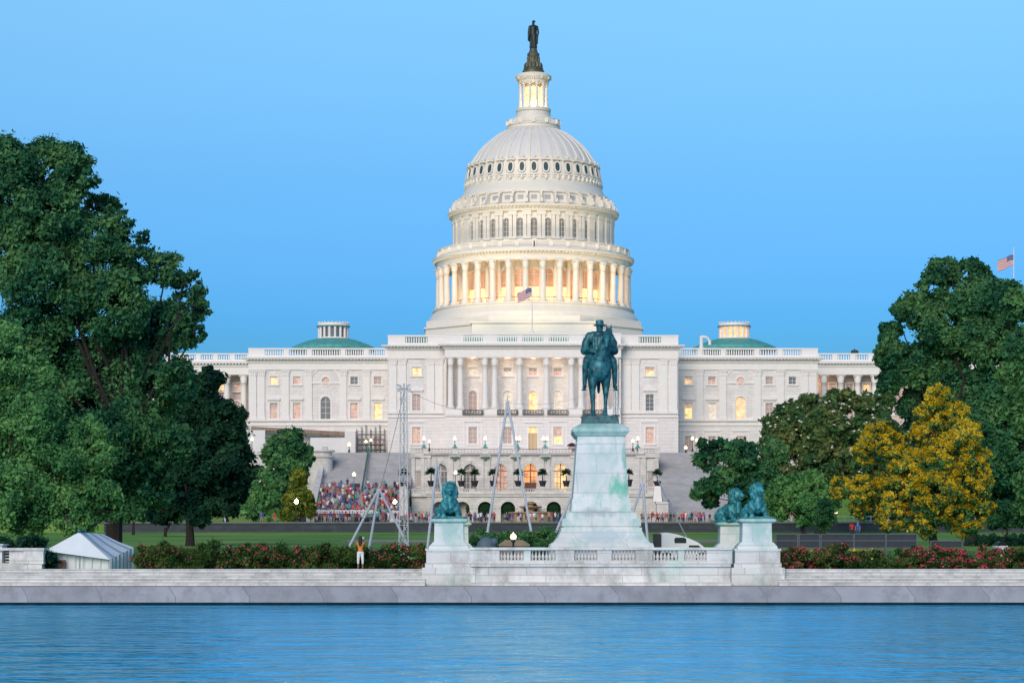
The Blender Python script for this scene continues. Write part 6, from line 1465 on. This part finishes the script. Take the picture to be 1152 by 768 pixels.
tree('willow_tree', 'soft pale green tree right of the lions, before the magnolia', 145, (905,606), [(885,552,20),(908,548,22),(930,562,16),(880,570,16),(905,572,20),(925,580,12),(870,560,12)], 45000, .17, G_light, depth=3, tr=.2, k=.3, per=1.4, seed=52)
tree('small_round_tree', 'little round tree at the left foot of the golden tree', 128, (926,604), [(927,570,10),(922,580,9),(932,582,9),(927,590,8)], 7000, .12, G_mid, depth=2, tr=.08, seed=53)
tree('small_round_tree', 'small tree under the big dark tree near the right edge', 125, (1127,612), [(1127,575,14),(1118,585,12),(1136,585,12)], 9000, .13, G_mid, depth=2, tr=.1, seed=54)
for i, (px, d_, h_) in enumerate(((1000,260,520),(1045,270,470),(1090,260,470),(1135,255,500))):
    tree('background_tree', ['dark tree far behind the golden tree, leftmost','dark tree far behind the golden tree, middle','dark tree far behind, between golden and edge trees','dark far tree cut by the right edge'][i], d_, (px,590), [(px,h_,30),(px-18,h_+30,28),(px+18,h_+30,28),(px,h_+60,32),(px-20,h_+80,24),(px+20,h_+85,24)], 26000, .32, G_deep, depth=5, tr=.35, seed=60+i, zb=7.5, k=.3, per=1.3)
for i, (px, d_) in enumerate(((-20,230),(30,240),(75,225),(120,250),(170,240),(215,230),(255,245))):
    tree('background_tree', 'dark tree far behind the big left trees, '+['first from the left edge','second from the left edge','third from the left edge','fourth from the left edge','fifth from the left edge','sixth from the left edge','nearest the capitol wing'][i], d_, (px,592), [(px,500,28),(px-16,530,26),(px+16,530,26),(px,555,26)], 18000, .33, G_deep, depth=5, tr=.35, seed=80+i, zb=7.0, k=.3, per=1.3)

# hedges and shrubs
def hedge(name, label, x0, x1, y0, y1, z0, ztop, n, size, mt, cat='hedge', bl=None, seed=1, var=.25, nb=0):
    r_ = np.random.default_rng(seed); t = thing(name, label, cat, ((x0+x1)/2,y0,z0)); C, R = [], []
    L_ = x1-x0; m = int(L_*(y1-y0)*6)+10
    for _ in range(m):
        x = r_.uniform(x0,x1); y = r_.uniform(y0,y1); top = ztop+var*(math.sin(x*1.3+seed)+.7*math.sin(x*3.1+y))*.4+r_.uniform(-var,var)*.6; r = r_.uniform(.16,.34)
        C.append((x,y,z0+(top-z0)*r_.uniform(.1,1)-r*.5)); R.append(r)
    leaves_mesh('foliage', C, R, n, size, mt, t)
    b = MB()
    for k in range(int(L_*1.2)): x = x0+L_*r_.random(); limb(b,(x,(y0+y1)/2,z0-.1),(x+r_.uniform(-.3,.3),(y0+y1)/2+r_.uniform(-.5,.5),ztop-.15),.03,.012,3,.08,k)
    b.build('stem', M['bark'], t)
    if bl:
        for mt_, nn in bl:
            b = MB(); idx = r_.choice(len(C), nn)
            for i in idx:
                if r_.random() < .5+.5*math.sin(C[i][0]*.8+seed): continue
                for _ in range(3):
                    u = r_.normal(size=3); u /= np.linalg.norm(u); u[1] = -abs(u[1]); u[2] = abs(u[2])*.9-.1; p = np.array(C[i])+u*R[i]*1.05; b.ball(tuple(p), .038*r_.uniform(.7,1.3), n=6, m=4)
            b.build('flower', mt_, t)['kind'] = 'stuff'
    return t
G_rose = leafmat('rose_leaf', (.02,.06,.02), (.05,.11,.03), (.12,.17,.05), 1.2)
hedge('rose_hedge', 'rambling rose hedge with scattered crimson flowers left of the left lion', X(152,87), X(479,87), 86.2, 89.2, 1.5, 2.82, 90000, .06, G_rose, bl=((R_bl,520),(P_bl,80)), seed=2, var=.28)
hedge('rose_hedge', 'rose hedge thick with crimson flowers right of the right lions', X(879,87), X(1250,87), 86.2, 89.2, 1.5, 2.72, 90000, .06, G_rose, bl=((R_bl,1700),(P_bl,160)), seed=5, var=.25)
hedge('green_hedge', 'dark clipped hedge strip behind the balustrade right of the left lion', X(530,100), X(600,100), 99, 101, 1.8, Z(596.5,100), 26000, .07, G_mid, seed=6, var=.2)
hedge('green_bush', 'rounded green bush beside the left foot of the tall pedestal', X(592,96), X(634,96), 95, 97, 1.75, Z(596,96), 22000, .07, G_mid, cat='bush', seed=7, var=.2)
hedge('green_bush', 'dark bushes behind the marble end wall at the left edge', X(-30,92), X(50,92), 90.5, 93, 1.5, Z(599,92), 26000, .08, G_deep, cat='bush', seed=8, var=.4)
hedge('green_bush', 'dark shrub between the marble end wall and the white tent', X(44,85.6), X(60,85.6), 85.2, 86.2, 1.5, Z(617,85.6), 5000, .07, G_deep, cat='bush', seed=9, var=.25)
hedge('green_bush', 'low dark hedge line at the far right before the lawn', X(1090,140), X(1200,140), 139, 141, 3.1, 4.1, 8000, .1, G_deep, cat='hedge', seed=10, var=.2)

# ================================================================== PEOPLE
def figure(pose='stand', seed=0):
    """one continuous body, facing +y (away from the camera) with z=0 at the feet"""
    b = MB(); r_ = random.Random(seed); sp = .10+.03*r_.random()
    if pose == 'sit':
        for s in (-1,1): b.cap((s*.1,0,.5),(s*.13,-.42,.5),.095,.075,8); b.cap((s*.13,-.42,.5),(s*.13,-.45,.08),.065,.045,8); b.ball((s*.13,-.52,.05),.05,.12,.05,n=8,m=6)
        zb = .5
    else:
        for s in (-1,1): b.cap((s*.09,0,.86),(s*sp,.0,.48),.10,.07,8); b.cap((s*sp,0,.48),(s*sp,.02,.09),.068,.045,8); b.ball((s*sp,-.05,.05),.05,.13,.05,n=8,m=6)
        zb = .88
    b.cap((0,0,zb+.02),(0,0,zb+.18),.155,.135,10); b.cap((-.05,0,zb+.42),(.05,0,zb+.42),.15,.15,10); b.cap((0,0,zb+.15),(0,0,zb+.42),.135,.155,10); b.cap((-.15,0,zb+.5),(.15,0,zb+.5),.07,.07,8)
    b.cap((0,0,zb+.52),(0,0,zb+.62),.055,.05,8); b.ball((0,-.01,zb+.73),.085,.10,.12,n=10,m=8); b.ball((0,-.11,zb+.72),.018,.025,.03,n=6,m=4)
    up = pose == 'photo'
    for s in (-1,1):
        if up: b.cap((s*.19,0,zb+.5),(s*.26,.18,zb+.36),.05,.042,8); b.cap((s*.26,.18,zb+.36),(s*.09,.33,zb+.66),.04,.03,8); b.ball((s*.075,.35,zb+.70),.035,.04,.05,n=8,m=6)
        elif pose == 'sit': b.cap((s*.2,0,zb+.5),(s*.25,-.05,zb+.24),.05,.042,8); b.cap((s*.25,-.05,zb+.24),(s*.12,-.3,zb+.2),.04,.032,8)
        else: b.cap((s*.2,0,zb+.5),(s*.245,.0,zb+.22),.05,.042,8); b.cap((s*.245,0,zb+.22),(s*.25,-.06,zb-.03),.04,.03,8); b.ball((s*.25,-.08,zb-.1),.03,.035,.06,n=8,m=6)
    me = remesh(b, .028 if pose != 'photo' else .018, 1)
    return me, zb
TOPS = {'red':(.55,.03,.04),'blue':(.05,.12,.45),'white':(.75,.75,.75),'dark':(.02,.025,.04),'teal':(.02,.40,.42),'pink':(.65,.14,.25),'grey':(.22,.24,.27),'tan':(.42,.30,.20),'green':(.05,.35,.12),'purple':(.18,.06,.28)}
TM = {k: mat('shirt_'+k, c, .8) for k, c in TOPS.items()}
BT = [mat('trousers_dark',(.025,.03,.05),.8), mat('trousers_khaki',(.30,.24,.16),.8), mat('jeans',(.05,.08,.16),.8), mat('shorts_white',(.6,.6,.6),.8)]
SK = [mat('skin_light',(.55,.34,.25),.6), mat('skin_brown',(.26,.14,.09),.6), mat('skin_dark',(.10,.055,.04),.6)]
HR = [mat('hair_dark',(.02,.014,.012),.7), mat('hair_brown',(.10,.06,.035),.7), mat('hair_fair',(.32,.22,.12),.7)]
PROTO = {}
for pose, sd_ in (('stand',1),('stand2',2),('sit',3)):
    me, zb = figure('sit' if pose == 'sit' else 'stand', sd_)
    for m_ in (BT[0], TM['red'], SK[0], HR[0]): me.materials.append(m_)
    n = len(me.polygons); c = np.empty(n*3); me.polygons.foreach_get('center', c); c = c.reshape(-1,3)
    mi = np.where(c[:,2] < zb+.03, 0, 1); arm = (np.abs(c[:,0]) > .20) & (c[:,2] < zb+.35); mi[arm & (c[:,2] > zb-.25)] = 2; mi[(c[:,2] > zb+.56)] = 2
    hair = (c[:,2] > zb+.62) & ((c[:,1] > -.02) | (c[:,2] > zb+.79)); mi[hair] = 3
    mi[(c[:,2] < .35) & (RNG.random() < 2)] = 0 if pose != 'stand2' else 2
    me.polygons.foreach_set('material_index', mi.astype(np.int32)); me.name = 'person'; PROTO[pose] = me
crowd_n = 0
def person(x, y, z, top, where, group, pose=None, rz=None, sc=None):
    global crowd_n; crowd_n += 1
    r_ = random; pose = pose or r_.choice(['stand','stand','stand2'])
    o = bpy.data.objects.new('person', PROTO[pose]); COL.objects.link(o); o.location = (x,y,z); o.rotation_euler = (0,0,r_.uniform(-.9,.9) if rz is None else rz); s = sc or r_.uniform(.92,1.04); o.scale = (s,s,s)
    for i, m_ in enumerate((r_.choice(BT), TM[top], r_.choice(SK), r_.choice(HR))): o.material_slots[i].link = 'OBJECT'; o.material_slots[i].material = m_
    verb = 'sitting' if pose == 'sit' else 'standing'
    tag(o, f'distant person in a {top} top {verb} {where}', 'person', group)
tp = list(TOPS); wt = [12,9,14,18,5,8,12,9,4,5]
# crowd on the left stairs
placed = []
tries = 0
while len(placed) < 165 and tries < 9000:
    tries += 1; px = random.uniform(354,470); y = random.uniform(263.5,281.5); 
    if random.random() < ((y-263.5)/18)**2*.7: continue
    x = X(px,y); z = stair_z(y+.2) if y > SY0 else 7.85
    if not (SX0+.3 < x < SX1+.6): continue
    if abs(x-xr) < .5 and y > 272: continue
    if x > SX1-.3 and y > 270: continue
    if any(abs(x-a) < .42 and abs(y-c) < .5 for a, c in placed): continue
    placed.append((x,y)); person(x,y,z,random.choices(tp,wt)[0],'among the crowd on the left staircase','crowd on the left staircase', pose=random.choice(['stand','stand2','sit','stand']), rz=random.uniform(-.6,.6))
# the rest of the packed crowd, too many to single out
cb_ = MB(); allm = BT[:3]+list(TM.values())+SK[:2]+HR[:2]; extra_ = 0
while extra_ < 190:
    px = random.uniform(352,468); y = random.uniform(263.5,280)
    if random.random() < ((y-263.5)/18)**2*.8: continue
    x = X(px,y); z = stair_z(y+.2) if y > SY0 else 7.85
    if not (SX0+.3 < x < SX1+.6) or (x > SX1-.3 and y > 270) or (abs(x-xr) < .4 and y > 272): continue
    if any(abs(x-a) < .30 and abs(y-c) < .35 for a, c in placed): continue
    placed.append((x,y)); extra_ += 1; src = PROTO[random.choice(['stand','stand2'])]; s = random.uniform(.9,1.02)
    if 'low' not in globals():
        low = {}
    if src.name not in low:
        to = bpy.data.objects.new('t', src); COL.objects.link(to); dm = to.modifiers.new('d','DECIMATE'); dm.ratio = .3; dg = bpy.context.evaluated_depsgraph_get(); dg.update(); lm = bpy.data.meshes.new_from_object(to.evaluated_get(dg)); bpy.data.objects.remove(to)
        low[src.name] = ([tuple(v.co) for v in lm.vertices], [tuple(p.vertices) for p in lm.polygons], [p.material_index for p in lm.polygons])
    V_, F_, I_ = low[src.name]; mm = (random.randrange(3), 3+random.choices(range(len(tp)),wt)[0], 3+len(tp)+random.randrange(2), 5+len(tp)+random.randrange(2)); o0 = len(cb_.v)
    cb_.v += [(x+v[0]*s, y+v[1]*s, z+v[2]*s) for v in V_]; cb_.f += [tuple(i+o0 for i in f) for f in F_]; cb_.m += [mm[i] for i in I_]
for q in range(75):
    px = random.uniform(466,668) if q < 52 else random.uniform(722,810); y = random.uniform(249,265); x = X(px,y); z = hgt(0,y); s = random.uniform(.9,1.02)
    V_, F_, I_ = low[src.name]; mm = (random.randrange(3), 3+random.choices(range(len(tp)),wt)[0], 3+len(tp)+random.randrange(2), 5+len(tp)+random.randrange(2)); o0 = len(cb_.v)
    cb_.v += [(x+v[0]*s, y+v[1]*s, z+v[2]*s) for v in V_]; cb_.f += [tuple(i+o0 for i in f) for f in F_]; cb_.m += [mm[i] for i in I_]
cbo = cb_.build('crowd', allm, org=(-25,266,8)); tag(cbo, 'packed mass of concertgoers filling the gaps on the staircase and along the terrace foot', 'crowd', kind='stuff')
# band in white
for k in range(30):
    px = 357+62*k/29+random.uniform(-.5,.5); y = 259+(k%2)*1.3; person(X(px,y),y,hgt(0,y)+.95,'white','in the white dressed band','band musicians', pose='sit', rz=PI+random.uniform(-.3,.3))
# rows in front
for k in range(20):
    px = 352+116*k/19+random.uniform(-2,2); y = random.uniform(250,256); person(X(px,y),y,hgt(0,y),random.choices(tp,wt)[0],'in front of the white dressed band','spectators before the band')
for k in range(40):
    px = random.uniform(466,668); y = random.uniform(250,266); person(X(px,y),y,hgt(0,y),random.choices(tp,wt)[0],'before the lower arches of the terrace','people before the terrace')
for k in range(24):
    px = random.uniform(722,806); y = random.uniform(252,263); person(X(px,y),y,hgt(0,y),random.choices(tp,[20,6,12,12,3,4,8,5,2,3])[0],'at the foot of the right staircase','people at the right staircase')
person(X(752,272),272,stair_z(272),'dark','alone a few steps up the right staircase','people on the right stairs', pose='stand', rz=.3)
for k in range(9):
    px = 866+38*k/8+random.uniform(-1.5,1.5); y = random.uniform(212,216); person(X(px,y),y,hgt(0,y),random.choice(['green','blue','red','teal','white','pink','dark']),'on the path right of the lions','people on the right path')
for px, c in ((958.5,'red'),(965,'blue')): person(X(px,170),170,hgt(0,170),c,'by the golden tree','people by the golden tree')
for k in range(8):
    px = random.uniform(150,345); y = random.uniform(212,235); person(X(px,y),y,hgt(0,y),random.choices(tp,wt)[0],'beyond the low wall under the left trees','people under the left trees')
# the woman on the wall
t = thing('woman_photographing', 'dark haired woman in orange top and white cropped trousers photographing at the pool steps', 'person', (X(405.5,85.2),85.2,1.62))
t.name = 'person'; ORG[t.name] = Vector((X(405.5,85.2),85.2,1.62))
me, zb = figure('photo', 5); OT = mat('orange_top',(.62,.22,.04),.8); WT_ = mat('white_trousers',(.78,.78,.80),.8)
for m_ in (WT_, OT, SK[1], HR[0]): me.materials.append(m_)
n = len(me.polygons); c = np.empty(n*3); me.polygons.foreach_get('center', c); c = c.reshape(-1,3); mi = np.where(c[:,2] < zb+.05, 0, 1); mi[(c[:,1] > .12)] = 2; mi[c[:,2] > zb+.55] = 2; mi[c[:,2] < .3] = 2; me.polygons.foreach_set('material_index', mi.astype(np.int32))
o = bpy.data.objects.new('body', me); COL.objects.link(o); o.parent = t; o.scale = (.97,)*3; o.rotation_euler = (0,0,-.1)
b = MB(); b.ball((0,-.03,zb+.74),.105,.12,.13,n=14,m=10); b.cap((0,-.07,zb+.7),(0,-.12,zb+.38),.10,.07,10); b.cap((-.05,-.06,zb+.66),(-.06,-.12,zb+.45),.06,.05,8); b.cap((.05,-.06,zb+.66),(.06,-.12,zb+.45),.06,.05,8)
me = remesh(b,.02,1); me.materials.append(HR[0]); o = bpy.data.objects.new('hair', me); COL.objects.link(o); o.parent = t; o.scale = (.97,)*3
b = MB(); b.box(-.01,.16,.36,.372,zb+.66,zb+.78); o = part('phone', b, mat('pale_phone',(.55,.65,.8),.3), None, (0,0,0)); o.location = Vector((X(405.5,85.2),85.2,1.6)); tag(o, 'pale phone held up by the woman in the orange top', 'phone')
print('people', crowd_n, 'objects', len(bpy.data.objects))
# ================================================================== LAMPS THE PHOTO SHOWS
for k in range(-6, 7):
    a = (k+.5)*2*PI/36*1.5; r = rd(97); point('gallery_light', (AX+r*math.sin(a), DA-r*math.cos(a), zd(347)), 110, (1,.55,.22), .4)
point('lantern_lamp', (AX, DA-rd(12.8), zd(119)), 200, (1,.62,.28), .3)
for s in (-1,1): point('lantern_lamp', (AX+s*rd(12.8), DA-rd(3), zd(119)), 120, (1,.62,.28), .3)
for sx in (-1,1):
    point('roof_floodlight', (AX+sx*23, 312, zc(372)), 9000, (1,.76,.45), .6, spot=60, target=(AX+sx*4, 345, zd(185)))
for sx in (-1,0,1):
    point('roof_floodlight', (AX+sx*16, 308.5, zc(373)), 4500, (1,.74,.42), .6, spot=75, target=(AX+sx*8, 345, zd(235)))
for px in (477,511.7,545.8,582.5,613.3,717.5): point('terrace_lamp_light', (xt(px), DT-.1, zt(493.3)+.55), 140, (1,.66,.36), .25)

point('flood_light', (X(333.5,212), 211.3, Z(564,212)+.5), 160, (1,.45,.12), .3)
for side, q in ((1,927-4),): point('portico_light', (X(q,DXX), DXX+1.5, zx(430)), 90, (1,.55,.25), .3)
for pc in (532,571,599.5,627.5,667): point('loggia_light', (X(pc,DP), DP+1.8, zp(405)), 60, (1,.72,.5), .3)

# ================================================================== carry every thing to its real distance
for o in list(bpy.data.objects):
    if o.parent is not None or o.type == 'CAMERA' or o.name.startswith('sun'): continue
    if o.type == 'MESH' and abs(o.location.y) < 1e-6:
        n = len(o.data.vertices); a = np.empty(n*3, dtype=np.float32); o.data.vertices.foreach_get('co', a); a = a.reshape(-1,3); a[:,1] = [dist(float(v)) for v in a[:,1]]; o.data.vertices.foreach_set('co', a.ravel()); o.data.update()
    else: o.location.y = dist(o.location.y)
